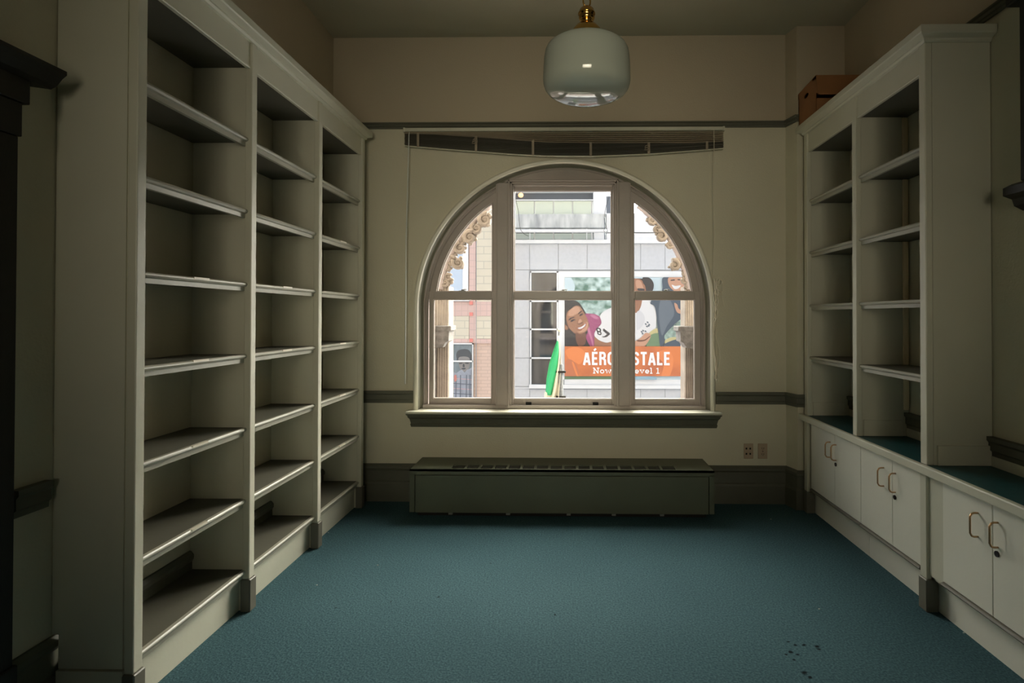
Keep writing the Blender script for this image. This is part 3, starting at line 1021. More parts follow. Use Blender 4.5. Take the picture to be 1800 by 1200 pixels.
for side, lst, lab in ((-1, [(853, 387, 9.5, 1.2), (838, 401, 8, 2.0), (826, 417, 9, 1.0), (812, 424, 6, .5), (809, 436, 8, 1.6), (799, 444, 5, .2), (806, 462, 8, 2.6), (793, 458, 7, .4), (786, 470, 6, 1), (788, 487, 5, .5), (793, 495, 4, 1), (783, 497, 6, 2)], 'stone arch side'),
                       (1, [(1146, 387, 7, 1.4), (1155, 402, 6, .9), (1162, 415, 8, 2.2), (1177, 430, 5.5, 1.1), (1185, 466, 7.5, 2.0), (1195, 458, 6, .4), (1204, 480, 5, 1), (1203, 492, 5, .5), (1208, 502, 5, 2)], 'r')):
    t = thing('carved_foliage', at(lst[5][0], lst[5][1], 5.02), 'curling carved stone leaves outside the %s arched pane of the window' % ('left' if side < 0 else 'right'), 'stone carving')
    for (u, v, r, a) in lst:
        m = MB(); crocket(m, u, v, r, -side, ang=a); m.build('carved_leaf', M['stone'], t)
    m = MB()     # the ribs the leaves grow from
    path = []
    for i in range(16):
        a = math.radians(8 + 46 * i / 15)
        path.append((CX + side * 1.135 * math.cos(a), 5.06, CZ + .03 + 1.135 * math.sin(a)))
    m.tube(path, .05, 10)
    m.build('rib', M['intrados'], t)
# pilaster columns either side
for side in (-1, 1):
    t = thing('stone_column', at(780 if side < 0 else 1213, 700, 5.02), 'grey stone column with a block capital outside the %s pane' % ('left' if side < 0 else 'right'), 'column')
    Yc = 5.05
    if side < 0:
        e0, e1, ec = 768, 789, 795
        g = at(e0, 600, Yc).x; h = at(e1, 600, Yc).x
    else:
        h = at(1222, 600, Yc).x; g = at(1204, 600, Yc).x
    zt, zc1, zc0 = at(780, 503, Yc).z, at(780, 572, Yc).z, at(780, 605, Yc).z
    m = MB()
    n = 5
    for i in range(n):
        xx = g + (h - g) * (i + .5) / n
        m.tube([(xx, Yc, -1), (xx, Yc, zt)], (h - g) / n * .62, 10)
    m.box(g - (.1 if side < 0 else 0), h + (.1 if side > 0 else 0), Yc + .02, Yc + .2, -1, zt)
    m.build('shaft', M['stone'], t)
    cg, chh = (at(764, 600, 4.98).x - .12, at(795, 600, 4.98).x) if side < 0 else (at(1190, 600, 4.98).x, at(1222, 600, 4.98).x + .12)
    m = MB()
    m.box(cg, chh, 4.92, Yc + .1, zc1 - .045, zc1, .006)
    pr = []
    tip, root = (chh, cg) if side < 0 else (cg, chh)
    s2 = 1 if side < 0 else -1
    pr = [(root, zc1 - .045), (tip - s2 * .018, zc1 - .045), (tip - s2 * .022, zc1 - .10), (tip - s2 * .022, zc0 + .035), (tip - s2 * .05, zc0 + .02), (tip - s2 * .075, zc0 - .02), (root, zc0 - .05)]
    m.prism(pr, 1, 4.93, Yc + .09)
    m.box(root, root + s2 * .12, 4.93, Yc + .09, -1, zc0)
    m.build('capital', M['stonegrey'], t)

# ------------------------------------------------------------ outside: the buildings across the street
YF = 13.0


def rect(m, u0, u1, v0, v1, Y=YF, d=.1, front=0):
    """box whose front face covers the given outline at depth Y"""
    a = at(u0, v1, Y - front); b = at(u1, v0, Y - front)
    return m.box(a.x, b.x, Y - front, Y - front + d, a.z, b.z)


M['panel'] = mat('pale_stone_panel', (0.5, 0.53, 0.58), .6, noise=.06, nscale=14)
M['white'] = mat('white_band', (0.66, 0.69, 0.73), .5, noise=.04, nscale=6)
M['concrete'] = mat('stained_concrete', (0.58, 0.61, 0.62), .8, noise=.3, nscale=2.2, stretch=(2, 1, .6), col2=(.27, .29, .31))
M['parapet'] = mat('pale_green_panel', (0.52, 0.58, 0.5), .5)
M['parapetb'] = mat('grey_green_panel', (0.33, 0.39, 0.37), .5)
M['darkin'] = mat('garage_inside', (.10, .11, .13), .8)
M['winglass'] = mat('dark_window_glass', (.045, .05, .058), .04, spec=.8, noise=.5, nscale=3, stretch=(1, 1, .3))
M['joint'] = mat('panel_joint', (.36, .38, .41), .8)
gb = thing('parking_garage', at(1060, 700, YF), 'pale grey panelled building with open parking decks seen through the middle pane', 'building')
m = MB()
rect(m, 876, 1500, 424, 900, d=4, front=-.03)
m.build('wall', M['joint'], gb)
cols = [868, 931, 981.5, 1032, 1083, 1126, 1169, 1212, 1255, 1300, 1345, 1400]
m = MB()
g = .5
for a, b in zip(cols, cols[1:]):
    rect(m, a + g * .6, b - g * .6, 428, 474 - g * .5, d=.12)
    for v0, v1 in ((684, 730), (731, 780), (781, 830)):
        rect(m, a + g * .6, b - g * .6, v0, v1 - g, d=.12)
for v0, v1 in ((474.5, 525), (526, 576.5), (577.5, 628.5), (629.5, 678.5), (679.5, 683.5)):
    rect(m, 868, 930.7, v0, v1, d=.12)
for v0, v1 in ((474.5, 576.5), (577.5, 678.5)):
    rect(m, 1215, 1400, v0, v1, d=.12)
m.build('wall_panels', M['panel'], gb)
m = MB()
rect(m, 866, 1500, 420.5, 427.5, d=.4, front=.10)
rect(m, 981.5, 1214, 476.5, 487, d=.2, front=.05); rect(m, 981.5, 992.5, 487, 667, d=.2, front=.05); rect(m, 992, 1214, 666, 676.5, d=.2, front=.05); rect(m, 1200, 1214, 487, 667, d=.2, front=.05)
rect(m, 930, 1216, 677, 682.5, d=.25, front=.12)
rect(m, 1066, 1500, 374, 408, d=.5); rect(m, 1066, 1500, 409.5, 421, d=.4)
m.build('white_bands', M['white'], gb)
for v0, v1 in ((479, 527.5), (530.5, 577), (580, 627), (630.5, 675.5)):
    m = MB(); m.mi = 0
    rect(m, 934, 978.5, v0, v1, d=.02, front=.01)
    o = m.build('window', M['winglass'], gb)
    m = MB()
    rect(m, 931.5, 934, v0 - 2.5, v1 + 1.5, d=.1, front=.07); rect(m, 978.5, 981.5, v0 - 2.5, v1 + 1.5, d=.1, front=.07)
    rect(m, 931.5, 981.5, v0 - 2.6, v0, d=.1, front=.07)
    m.build('window_frame', M['white'], o)
# decks
m = MB()
rect(m, 868, 1062, 376, 400, d=1.0, front=.25)
rect(m, 868, 1062, 400, 404, d=3.0, front=.1)
m.build('deck_beam', M['concrete'], gb)
m = MB()
rect(m, 868, 1110, 340, 425, Y=YF + 3.5, d=.2)
m.build('deck_back_wall', M['darkin'], gb)
m = MB()
rect(m, 868, 1044, 337.5, 350.5, d=.3, front=-.08)
m.build('deck_back_wall', M['darkin'], gb)
m = MB()
rect(m, 868, 1500, 312, 337.5, d=.5, front=.05)
m.build('upper_slab', M['white'], gb)
for (v0, v1, mt, tp) in ((353.5, 376, 'parapet', 351), (410, 420.5, 'parapetb', None)):
    px = [868, 906, 939.5, 973, 1006.5, 1040]
    for a, b in zip(px, px[1:]):
        m = MB(); rect(m, a + 1.2, b - 1.2, v0, v1, d=.05, front=.06); m.build('parapet_panel', M[mt], gb)
    for a in px:
        m = MB(); rect(m, a - 1.1, a + 1.1, v0 - 2, v1, d=.1, front=.02); m.build('railing_post', M['white'], gb)
    if tp:
        m = MB(); rect(m, 868, 1044, tp - .6, tp + 1.2, d=.1, front=.12); m.build('handrail', M['white'], gb)
m = MB()
rect(m, 1043, 1066, 336, 376, d=.5, front=.1)
m.build('deck_column', M['white'], gb)
m = MB(); rect(m, 1044, 1062, 404, 421, d=.5, front=.05); m.build('deck_column', M['white'], gb)
m = MB()
a = at(866, 406, YF - .45); b = at(1069, 406, YF - .45)
m.tube([a, b], .036, 12)
for u in (931.5, 1031.5):
    m.tube([at(u, 402, YF - .45), at(u, 421, YF - .45)], .008, 6)
    m.tube([at(u, 419.5, YF - .45), at(u, 419.5, YF)], .01, 6)
m.build('pipe', M['white'], gb)
gl = thing('garage_lamp', at(915.5, 342.5, YF - .16), 'small glowing orange lamp in the parking deck top left of the middle pane', 'lamp')
c = at(915.5, 343, YF - .16)
em = mat('sodium_lamp', (1, .6, .3), .4, emit=(1, .42, .12), estr=2.2)
MB().ball(c, .062, (1, 1, .85)).build('globe', em, gl)
MB().lathe([(0, .05), (.05, .045), (.03, .06), (.012, .07), (.012, .12), (0, .12)], c, 16).build('lamp_stem', M['steel'], gl)

# brick building on the left
YL = 12.6
M['pinkbrick'] = brick('pink_brick', (.52, .40, .35), (.56, .43, .37), (.44, .35, .31), .30, .075, .008)
M['pinktile'] = brick('pink_tile', (.53, .39, .37), (.55, .41, .39), (.46, .36, .34), .14, .14, .008, 0)
M['creamtile'] = brick('cream_block', (.54, .51, .43), (.57, .54, .46), (.43, .42, .37), .42, .165, .01)
M['skypanel'] = mat('sky_reflect_panel', (.42, .52, .66), .3)  # reflected sky put into the panel colour
M['redtile'] = mat('coral_tile', (.60, .21, .19), .6)
bb = thing('brick_building', at(830, 700, YL), 'cream and pink brick building seen through the left pane', 'building')
m = MB(); rect(m, 560, 867, 305, 900, Y=YL + .02, d=3); m.build('wall', M['pinkbrick'], bb)
m = MB(); rect(m, 700, 824, 306, 526, Y=YL, d=.1, front=.0); m.build('curtain_wall', M['skypanel'], bb)
m = MB()
rect(m, 813, 823.5, 306, 526, Y=YL, d=.1, front=.03); rect(m, 700, 825, 526, 529, Y=YL, d=.2, front=.10)
m.build('white_strip', M['white'], bb)
m = MB()
rect(m, 825, 836.5, 306, 530, Y=YL, d=.1, front=.03); rect(m, 700, 867, 530, 555, Y=YL, d=.1, front=.02)
rect(m, 825, 837, 555, 602, Y=YL, d=.1, front=.025); rect(m, 700, 867, 595.5, 603, Y=YL, d=.1, front=.02)
m.build('pink_tiles', M['pinktile'], bb)
m = MB()
rect(m, 837, 867, 306, 530, Y=YL, d=.1, front=.015); rect(m, 700, 824.5, 555.5, 595, Y=YL, d=.1, front=.015); rect(m, 837.5, 867, 555.5, 595, Y=YL, d=.1, front=.015)
m.build('cream_blocks', M['creamtile'], bb)
m = MB()
for v in (529.5, 549, 595):
    rect(m, 825, 831, v, v + 6, Y=YL, d=.05, front=.05)
m.build('coral_tiles', M['redtile'], bb)
m = MB(); rect(m, 836.6, 837.2, 306, 800, Y=YL, d=.05, front=.035); m.build('joint', M['joint'], bb)
m = MB()
rect(m, 792, 831.5, 603, 605, Y=YL, d=.1, front=.06); rect(m, 829.3, 831.5, 603, 800, Y=YL, d=.1, front=.06); rect(m, 760, 831.5, 633.5, 636, Y=YL, d=.1, front=.06); rect(m, 790.5, 792.5, 603, 800, Y=YL, d=.1, front=.06)
m.build('window_frame', M['white'], bb)

# ------------------------------------------------------------ pictures as flat coloured shapes


def smooth(pts, n=5):
    out = []; k = len(pts)
    for i in range(k):
        p0, p1, p2, p3 = pts[i - 1], pts[i], pts[(i + 1) % k], pts[(i + 2) % k]
        for j in range(n):
            t = j / n
            out.append(tuple(.5 * ((2 * p1[c]) + (-p0[c] + p2[c]) * t + (2 * p0[c] - 5 * p1[c] + 4 * p2[c] - p3[c]) * t * t + (-p0[c] + 3 * p1[c] - 3 * p2[c] + p3[c]) * t ** 3) for c in (0, 1)))
    return out


class Art:
    def __init__(s, Y, ox=0, oy=0, sc=1):
        s.Y = Y; s.bm = bmesh.new(); s.mats = []; s.k = 0; s.o = (ox, oy, sc); s.clip = None

    def m(s, m):
        if m not in s.mats: s.mats.append(m)
        return s.mats.index(m)

    def shape(s, pts, m, curve=True, layer=None):
        s.k += 1
        ox, oy, sc = s.o
        P = [(ox + x / sc, oy + y / sc) for x, y in pts]
        if curve: P = smooth(P)
        if s.clip:
            a, b, c, d = s.clip
            P = [(min(max(x, a), b), min(max(y, c), d)) for x, y in P]
        Q = []
        for p in P:
            if not Q or abs(p[0] - Q[-1][0]) + abs(p[1] - Q[-1][1]) > 1e-3: Q.append(p)
        if abs(Q[0][0] - Q[-1][0]) + abs(Q[0][1] - Q[-1][1]) < 1e-3: Q.pop()
        y = s.Y - .0012 * s.k
        f = s.bm.faces.new([s.bm.verts.new((at(u, v, s.Y).x, y, at(u, v, s.Y).z)) for u, v in Q])
        f.material_index = s.m(m)
        f.normal_update()
        if f.normal.y > 0: f.normal_flip()
        return s

    def build(s, name, par):
        bmesh.ops.triangulate(s.bm, faces=s.bm.faces[:], ngon_method='EAR_CLIP')
        return _fin(s.bm, name, s.mats, par)


def _fin(bm, name, mats, par):
    me = bpy.data.meshes.new(name); bm.to_mesh(me); bm.free()
    for q in mats: me.materials.append(q)
    o = bpy.data.objects.new(name, me); COL.objects.link(o)
    if par: o.parent = par; o.location = -par.location
    return o


def flat(name, c, **k):
    k.setdefault('rough', .45)
    return mat(name, c, **k)


def arc(cx, cy, rx, ry, a0, a1, n=10):
    return [(cx + rx * math.cos(math.radians(a0 + (a1 - a0) * i / n)), cy + ry * math.sin(math.radians(a0 + (a1 - a0) * i / n))) for i in range(n + 1)]


# glyphs as strokes in a box: (advance width, [polyline, ...]); condensed capitals
CAPS = {
    'A': (.52, [[(.07, 0), (.24, .94)], [(.45, 0), (.28, .94)], [(.13, .28), (.39, .28)]]),
    'E': (.44, [[(.10, 0), (.10, 1)], [(.10, .08), (.40, .08)], [(.10, .5), (.36, .5)], [(.10, .92), (.40, .92)]]),
    'R': (.50, [[(.10, 0), (.10, 1)], [(.10, .92), (.28, .92)] + arc(.28, .72, .11, .20, 90, -90) + [(.10, .52)], [(.28, .5), (.40, .38), (.41, 0)]]),
    'O': (.52, [arc(.26, .68, .16, .24, 0, 180) + arc(.26, .32, .16, .24, 180, 360) + [(.42, .68)]]),
    'P': (.48, [[(.10, 0), (.10, 1)], [(.10, .92), (.28, .92)] + arc(.28, .70, .12, .22, 90, -90) + [(.10, .48)]]),
    'S': (.48, [arc(.24, .72, .14, .20, 0, 180) + [(.12, .62), (.36, .40)] + arc(.24, .28, .14, .20, 0, -180)]),
    'T': (.46, [[(.23, 0), (.23, 1)], [(.03, .92), (.43, .92)]]),
    'L': (.42, [[(.10, 0), (.10, 1)], [(.10, .08), (.39, .08)]]),
}
SLAB = {
    'N': (.86, [[(.18, 0), (.18, 1)], [(.18, .95), (.66, .05)], [(.68, 0), (.68, 1)], [(.02, .05), (.34, .05)], [(.02, .95), (.24, .95)], [(.52, .95), (.84, .95)]]),
    'o': (.64, [arc(.32, .34, .22, .28, 0, 360, 14)]),
    'w': (.90, [[(.14, .62), (.28, .04), (.44, .58), (.60, .04), (.76, .62)], [(.02, .64), (.26, .64)], [(.64, .64), (.88, .64)]]),
    'n': (.72, [[(.16, 0), (.16, .66)], arc(.35, .40, .19, .23, 180, 0) + [(.54, 0)], [(.02, .05), (.30, .05)], [(.42, .05), (.68, .05)], [(.02, .64), (.16, .64)]]),
    'L': (.70, [[(.18, 0), (.18, 1)], [(.02, .95), (.38, .95)], [(.02, .05), (.64, .05), (.64, .30)]]),
    'e': (.62, [arc(.31, .34, .21, .28, -40, -180, 10)[::-1][::-1] + arc(.31, .34, .21, .28, 180, 0, 10) + [(.52, .32), (.12, .32)]]),
    'v': (.66, [[(.14, .62), (.33, .04), (.52, .62)], [(.02, .64), (.26, .64)], [(.40, .64), (.64, .64)]]),
    'l': (.38, [[(.19, 0), (.19, 1)], [(.03, .97), (.19, .97)], [(.03, .05), (.35, .05)]]),
    '1': (.50, [[(.26, 0), (.26, 1)], [(.08, .84), (.26, .94)], [(.06, .05), (.46, .05)]]),
    ' ': (.36, []),
}


def lettering(txt, glyphs, u0, u1, v0, v1, Y, wd, m, par, gap, accent=None, depth=.004):
    a, b = at(u0, v1, Y), at(u1, v0, Y)
    tot = sum(glyphs[c][0] for c in txt) + gap * (len(txt) - 1)
    sx = (b.x - a.x) / tot; sz = b.z - a.z
    bm = bmesh.new(); x = 0
    cnt = [0]
    def ribbon_(pl, w_):
        cnt[0] += 1; dp = depth + .0006 * (cnt[0] % 5)
        P = [(a.x + (x + p[0]) * sx, a.z + p[1] * sz) for p in pl]
        Lf, Rt = [], []
        for i, p in enumerate(P):
            q0, q1 = P[max(i - 1, 0)], P[min(i + 1, len(P) - 1)]
            if pl[0] == pl[-1] and i in (0, len(P) - 1): q0, q1 = P[-2], P[1]
            dx, dz = q1[0] - q0[0], q1[1] - q0[1]; k = math.hypot(dx, dz) or 1
            Lf.append((p[0] - dz / k * w_, p[1] + dx / k * w_)); Rt.append((p[0] + dz / k * w_, p[1] - dx / k * w_))
        for i in range(len(P) - 1):
            q = [Lf[i], Lf[i + 1], Rt[i + 1], Rt[i]]
            F_ = [bm.verts.new((c[0], Y - dp - .00012 * i, c[1])) for c in q]; K_ = [bm.verts.new((c[0], Y, c[1])) for c in q]
            bm.faces.new(F_)
            for j in range(4): bm.faces.new((F_[j], K_[j], K_[(j + 1) % 4], F_[(j + 1) % 4]))
    for n_, c in enumerate(txt):
        for pl in glyphs[c][1]: ribbon_(pl, wd * sz)
        if accent == n_: ribbon_([(.16, 1.10), (.30, 1.24)], wd * sz * .8)
        x += glyphs[c][0] + gap
    bmesh.ops.recalc_face_normals(bm, faces=bm.faces[:])
    return _fin(bm, 'lettering', [m], par)


sky_ = flat('print_pale_sky', (.44, .56, .64))
leafm = mat('print_leaves', (.46, .60, .62), .5, noise=1, nscale=6.5, col2=(.07, .16, .13))
skin = flat('print_brown_skin', (.26, .13, .085)); skl = flat('print_light_skin', (.42, .24, .17)); hair = flat('print_dark_hair', (.028, .028, .035))
white = flat('print_white', (.56, .58, .62)); mag = flat('print_magenta', (.27, .06, .16)); magl = flat('print_pink', (.40, .14, .26))
navy = flat('print_navy', (.05, .075, .11)); navyl = flat('print_navy_light', (.10, .13, .17)); ink = flat('print_ink', (.03, .03, .04))
grass = flat('print_grass', (.12, .2, .12)); yel = flat('print_dry_grass', (.42, .38, .20)); aqua = mat('print_green_knit', (.30, .42, .38), .5, noise=.6, nscale=9)
shad = flat('print_skin_dark', (.13, .06, .045)); lip = flat('print_lips', (.25, .07, .06))
bo = thing('billboard', at(1096, 667, YF - .06), 'large advertising poster of smiling people with an orange band, on the grey building', 'billboard')
YPp = YF - .06
m = MB(); rect(m, 992.3, 1203, 487.3, 666.5, Y=YF, d=.06, front=.055); m.build('backing', sky_, bo)
A = Art(YPp, 890, 510, 5.715); A.clip = (992.5, 1202.5, 487.5, 666.3)
f_ = lambda pts, m_, **k: A.shape(pts, m_, **k)
f_([(583, -140), (1130, -140), (1130, 330), (583, 330)], leafm, curve=False)
f_([(583, -140), (640, -140), (690, -40), (650, 60), (583, 60)], sky_)
f_([(583, 300), (1200, 300), (1200, 900), (583, 900)], grass, curve=False)
# first woman
f_([(575, 120), (620, 95), (680, 98), (735, 130), (770, 180), (800, 230), (830, 300), (830, 420), (840, 560), (760, 600), (570, 600)], hair)
f_([(795, 240), (850, 235), (905, 245), (965, 290), (955, 330), (920, 380), (890, 430), (885, 490), (892, 570), (850, 570), (800, 470), (835, 390), (825, 320)], mag)
f_([(840, 250), (880, 245), (930, 280), (900, 290), (870, 275)], magl)
f_([(815, 330), (835, 380), (850, 430), (870, 500), (880, 570), (868, 570), (850, 500), (825, 430), (812, 390)], magl)
f_([(615, 215), (650, 185), (690, 158), (735, 160), (765, 200), (795, 250), (818, 300), (828, 350), (815, 395), (785, 425), (740, 440), (700, 438), (660, 410), (625, 370), (605, 310), (603, 255)], skin)
f_([(640, 200), (690, 165), (730, 170), (740, 215), (700, 240), (650, 260), (620, 250)], skl)
f_([(780, 330), (815, 320), (822, 350), (810, 390), (780, 415), (740, 425), (710, 415), (760, 400)], skl)
f_([(583, 345), (600, 350), (620, 370), (618, 392), (600, 398), (583, 385)], skin)
f_([(700, 425), (740, 440), (790, 425), (800, 470), (790, 540), (730, 560), (700, 500)], shad)
f_([(622, 300), (640, 280), (672, 268), (690, 270), (660, 282), (640, 296)], ink)
f_([(722, 232), (740, 215), (758, 205), (762, 212), (742, 226), (728, 240)], ink)
f_([(645, 310), (660, 295), (685, 290), (692, 300), (672, 308), (655, 318)], ink)
f_([(735, 252), (748, 238), (768, 232), (770, 242), (755, 252), (740, 260)], ink)
f_([(715, 320), (735, 300), (750, 285), (765, 315), (768, 330), (750, 335), (735, 345), (718, 338)], shad)
f_([(718, 322), (738, 290), (752, 290), (760, 315), (745, 326), (728, 335)], skl)
f_([(705, 378), (740, 368), (775, 345), (797, 325), (805, 340), (790, 370), (760, 390), (730, 395)], lip)
f_([(714, 379), (745, 370), (775, 352), (795, 334), (797, 345), (782, 366), (758, 383), (735, 388)], white)
# man with numbered shirt in the middle
f_([(955, 330), (940, 260), (975, 215), (1040, 180), (1110, 150), (1200, 120), (1290, 130), (1400, 200), (1430, 330), (1330, 600), (1050, 600), (1050, 525), (1000, 525), (930, 500), (885, 455), (900, 400)], white)
f_([(890, 470), (930, 500), (1000, 527), (1060, 520), (1060, 600), (900, 600), (885, 520)], skin)
for st_ in ([(900, 395), (915, 370), (930, 360)],):
    pass


def stroke(pts, w, m_):
    """a painted stroke of even width"""
    L_, R_ = [], []
    for i, p in enumerate(pts):
        a = pts[max(i - 1, 0)]; b = pts[min(i + 1, len(pts) - 1)]
        dx, dy = b[0] - a[0], b[1] - a[1]; q = math.hypot(dx, dy) or 1
        L_.append((p[0] - dy / q * w, p[1] + dx / q * w)); R_.append((p[0] + dy / q * w, p[1] - dx / q * w))
    A.shape(L_ + R_[::-1], m_, curve=False)


ring = lambda cx, cy, rx, ry, rot: [(cx + rx * math.cos(a) * math.cos(rot) - ry * math.sin(a) * math.sin(rot), cy + rx * math.cos(a) * math.sin(rot) + ry * math.sin(a) * math.cos(rot)) for a in [2 * math.pi * j / 14 for j in range(15)]]
f_(ring(927, 398, 27, 22, .5), ink); f_(ring(927, 398, 13, 9, .5), white); f_(ring(934, 430, 25, 18, .5), ink); f_(ring(934, 430, 11, 8, .5), white)
f_([(975, 382), (1042, 432), (1036, 446), (1012, 468), (975, 474), (958, 466), (990, 458), (1010, 440), (968, 404)], ink, curve=False)
# second zoom frame: the right pane
A.o = (1080, 510, 4.8)
f_([(0, -110), (330, -110), (330, 90), (0, 90)], sky_, curve=False)
f_([(60, -110), (110, -112), (150, -100), (255, -95), (300, -60), (318, -10), (300, 40), (260, 40), (250, 0), (150, -60), (90, -30), (60, 0)], hair)
f_([(120, -60), (160, -95), (220, -90), (255, -40), (265, 20), (255, 90), (240, 140), (200, 190), (150, 190), (110, 130), (100, 40)], skin)
f_([(180, -80), (215, -80), (240, -30), (245, 10), (210, 0), (185, -20)], skl)
f_([(240, -110), (300, -100), (330, -50), (318, 10), (285, 40), (262, 20), (268, -30), (240, -60)], hair)
f_([(195, -15), (245, -12), (250, 4), (200, 2)], ink)
f_([(170, 60), (230, 50), (225, 80), (180, 88)], lip)
f_([(240, 70), (290, 80), (340, 120), (362, 180), (350, 260), (340, 330), (250, 380), (180, 420), (100, 420), (100, 200), (185, 190), (220, 140)], white)
f_([(185, 190), (225, 180), (255, 235), (235, 300), (185, 330)], flat('print_shirt_shade', (.48, .50, .55)))
for (x, y) in ((262, 285), (278, 270), (292, 290), (272, 305), (240, 340), (228, 350), (260, 345), (235, 365), (285, 300)):
    f_(ring(x, y, 9, 6, .6), navyl)
f_([(120, 300), (350, 300), (350, 480), (120, 480)], grass, curve=False) if False else None
f_([(290, 360), (350, 320), (365, 350), (350, 390), (300, 400)], yel)
f_([(290, 385), (380, 365), (390, 470), (270, 480)], grass)
f_([(180, 425), (220, 400), (260, 360), (300, 370), (300, 400), (270, 450), (240, 475), (150, 475), (120, 440)], skl)
f_([(190, 420), (250, 415), (295, 385), (296, 392), (255, 425), (200, 432)], shad)
# second woman, dark jacket and hood
f_([(410, -112), (560, -112), (640, -60), (640, 100), (600, 200), (560, 240), (500, 290), (440, 380), (400, 470), (380, 460), (365, 330), (340, 150), (300, 110), (330, 60), (400, 0)], navy)
f_([(400, 60), (470, 90), (500, 200), (440, 300), (400, 380), (380, 300), (370, 160)], navyl)
f_([(450, -100), (480, -112), (560, -112), (600, -80), (590, -30), (550, 5), (510, 10), (470, -20), (450, -60)], skl)
f_([(480, -45), (510, -35), (545, -40), (555, -35), (530, -12), (500, -12)], white)
f_([(470, -85), (500, -90), (505, -82), (475, -78)], ink); f_([(530, -92), (560, -90), (560, -83), (532, -84)], ink)
f_([(500, 110), (525, 120), (535, 150), (560, 170), (600, 190), (640, 190), (640, 210), (560, 200), (520, 180)], skl)
f_([(560, 240), (640, 190), (640, 400), (480, 400), (430, 420), (420, 380), (480, 310)], aqua)
f_([(425, 420), (480, 395), (560, 395), (640, 380), (640, 420), (500, 430), (430, 450)], yel)
f_([(430, 445), (540, 410), (640, 440), (640, 480), (420, 480)], navy)
f_([(180, 725), (330, 725), (340, 760), (180, 760)], flat('print_denim', (.22, .36, .46)))
A.build('picture', bo)
orange = mat('print_orange', (.56, .17, .055), .45, noise=.35, nscale=2.2, col2=(.40, .115, .05))
A = Art(YPp - .075, 890, 510, 5.715); A.clip = (992.5, 1200.5, 608.5, 661)
A.shape([(583, 563), (1776, 563), (1776, 863), (583, 863)], orange, curve=False)
ol = flat('print_orange_light', (.62, .20, .07)); od = flat('print_orange_dark', (.42, .14, .07))
A.shape([(600, 600), (680, 570), (760, 590), (790, 650), (740, 740), (690, 720), (640, 700), (600, 640)], ol)
A.shape([(583, 760), (620, 690), (700, 740), (720, 860), (583, 860)], od)
A.shape([(1500, 640), (1620, 600), (1680, 700), (1640, 860), (1560, 860), (1580, 740)], ol)
A.shape([(660, 730), (680, 735), (728, 880), (712, 880)], ol)
A.build('banner', bo)
wh = flat('sign_white', (.74, .76, .80))
lettering('AEROPOSTALE', CAPS, 1024.7, 1178.2, 618.5, 641.3, YPp - .085, .085, wh, bo, .05, accent=1)
lettering('Now on Level 1', SLAB, 1042, 1159.7, 646.5, 656, YPp - .085, .085, wh, bo, .02)

# poster in the left building's window
po = thing('window_poster', at(812, 690, YL - .02), 'grey printed poster of a person in a checked shirt in the brick building window', 'poster')
A = Art(YL - .012, 740, 510, 5.715); A.clip = (792.6, 829.4, 604.5, 799)
g0 = mat('print_grey_blue', (.17, .22, .26), .4, noise=.4, nscale=5); g1 = flat('print_grey_hair', (.055, .065, .08)); g2 = flat('print_grey_face', (.20, .20, .205)); g3 = mat('print_check_shirt', (.30, .34, .42), .5, noise=.3, nscale=6)
A.shape([(290, 530), (520, 530), (520, 1660), (290, 1660)], g0, curve=False)
A.shape([(355, 640), (375, 605), (430, 590), (480, 600), (505, 640), (510, 690), (495, 720), (375, 720), (358, 680)], g1)
A.shape([(378, 680), (420, 665), (480, 675), (492, 720), (485, 770), (460, 810), (425, 818), (395, 790), (380, 740)], g2)
A.shape([(385, 730), (415, 728), (415, 736), (388, 740)], g1); A.shape([(445, 728), (478, 728), (476, 738), (447, 737)], g1)
A.shape([(405, 785), (430, 778), (452, 784), (430, 796)], g1); A.shape([(424, 740), (434, 740), (440, 768), (420, 768)], g1)
A.shape([(300, 900), (360, 830), (410, 800), (440, 825), (475, 795), (560, 850), (560, 1660), (300, 1660)], g3)
for k in range(5):
    y = 880 + k * 50
    A.shape([(320, y), (520, y + 12), (520, y + 20), (320, y + 8)], flat('print_check_line', (.10, .12, .17)) if k % 2 else flat('print_check_pink', (.42, .30, .34)), curve=False)
for x in (350, 395, 455, 490):
    A.shape([(x, 850), (x + 8, 850), (x + 4, 1200), (x - 4, 1200)], flat('print_check_dark', (.08, .10, .14)), curve=False)
A.shape([(335, 860), (355, 850), (360, 900), (340, 915)], flat('print_coral', (.45, .18, .16)))
A.build('picture', po)

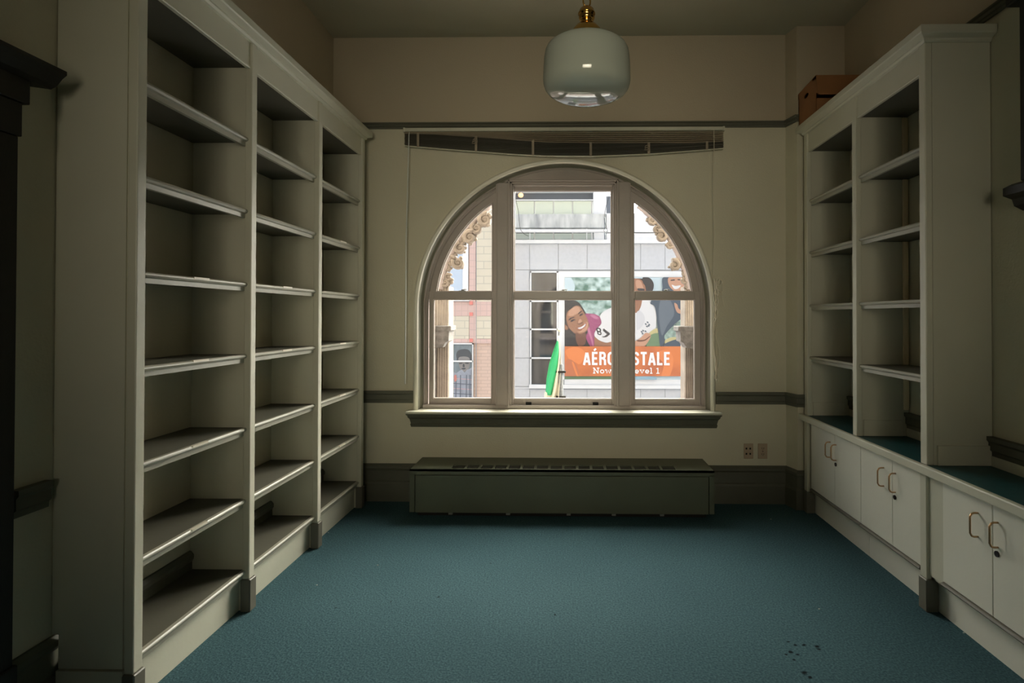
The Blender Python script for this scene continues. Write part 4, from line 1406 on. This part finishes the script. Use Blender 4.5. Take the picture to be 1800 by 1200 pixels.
# ------------------------------------------------------------ flag on its pole outside the window
YG = 7.0
fg_ = mat('flag_green', (.035, .42, .17), .7); fw_ = mat('flag_white', (.66, .64, .54), .7)
fp = thing('flagpole', at(984, 760, YG), 'grey metal flagpole outside the middle pane', 'flagpole')
m = MB()
m.tube([at(986, 1100, YG), at(986, 640, YG)], .030, 16)
m.tube([at(984, 640, YG), at(982.5, 584, YG)], .012, 12)
m.build('pole', mat('pole_grey', (.20, .22, .24), .6, noise=.4, nscale=30), fp)
m = MB(); m.ball(at(983, 580, YG), .024)
m.build('finial', mat('pole_cap', (.62, .60, .5), .5), fp)
m = MB()
for v, s_ in ((653, 1), (697, 1)):
    p = at(986, v, YG); m.box(p.x - .06, p.x + .06, YG - .045, YG + .03, p.z - .012, p.z + .012, .004)
m.build('bracket', M['black'], fp)
fl = thing('flag', at(975, 600, YG), 'green and white flag hanging limp from the flagpole outside', 'flag')


def cloth(left, right, m_, name, Y, amp=.03, ph=0):
    bm = bmesh.new(); n = 18; k = 10; rows = []
    for i in range(n + 1):
        t = i / n
        def ip(tab):
            q = t * (len(tab) - 1); j = min(int(q), len(tab) - 2); r = q - j
            return (tab[j][0] * (1 - r) + tab[j + 1][0] * r, tab[j][1] * (1 - r) + tab[j + 1][1] * r)
        a, b = ip(left), ip(right)
        row = []
        for j in range(k + 1):
            s = j / k
            p = at(a[0] + (b[0] - a[0]) * s, a[1] + (b[1] - a[1]) * s, Y)
            row.append(bm.verts.new((p.x, Y + amp * math.sin(s * 7 + ph + t * 1.5) * (.3 + t), p.z)))
        rows.append(row)
    for a, b in zip(rows, rows[1:]):
        for j in range(k):
            f = bm.faces.new((a[j], a[j + 1], b[j + 1], b[j])); f.smooth = True
    o = _fin(bm, name, [m_], fl)
    sm = o.modifiers.new('thick', 'SOLIDIFY'); sm.thickness = .004
    return o


cloth([(979, 598), (972, 618), (965, 640), (960, 668), (959, 692)], [(981, 600), (982, 620), (980, 645), (975, 672), (971, 696)], fg_, 'green_band', YG - .05)
cloth([(981, 590), (982, 618), (980, 642), (974, 672), (966, 712)], [(984, 590), (986, 620), (986, 645), (984, 680), (981, 712)], fw_, 'white_band', YG - .02, ph=2)
cloth([(958, 688), (957, 695), (957, 702), (956, 712)], [(971, 695), (972, 700), (973, 706), (974, 712)], fw_, 'white_band', YG - .045, ph=2)

# street far below, and the deck roof side
st(B(-30, 30, 5.0, 12.6, -6.0, -5.8).build('street', mat('asphalt', (.12, .12, .125), .9, noise=.2, nscale=5, bump=.3)))
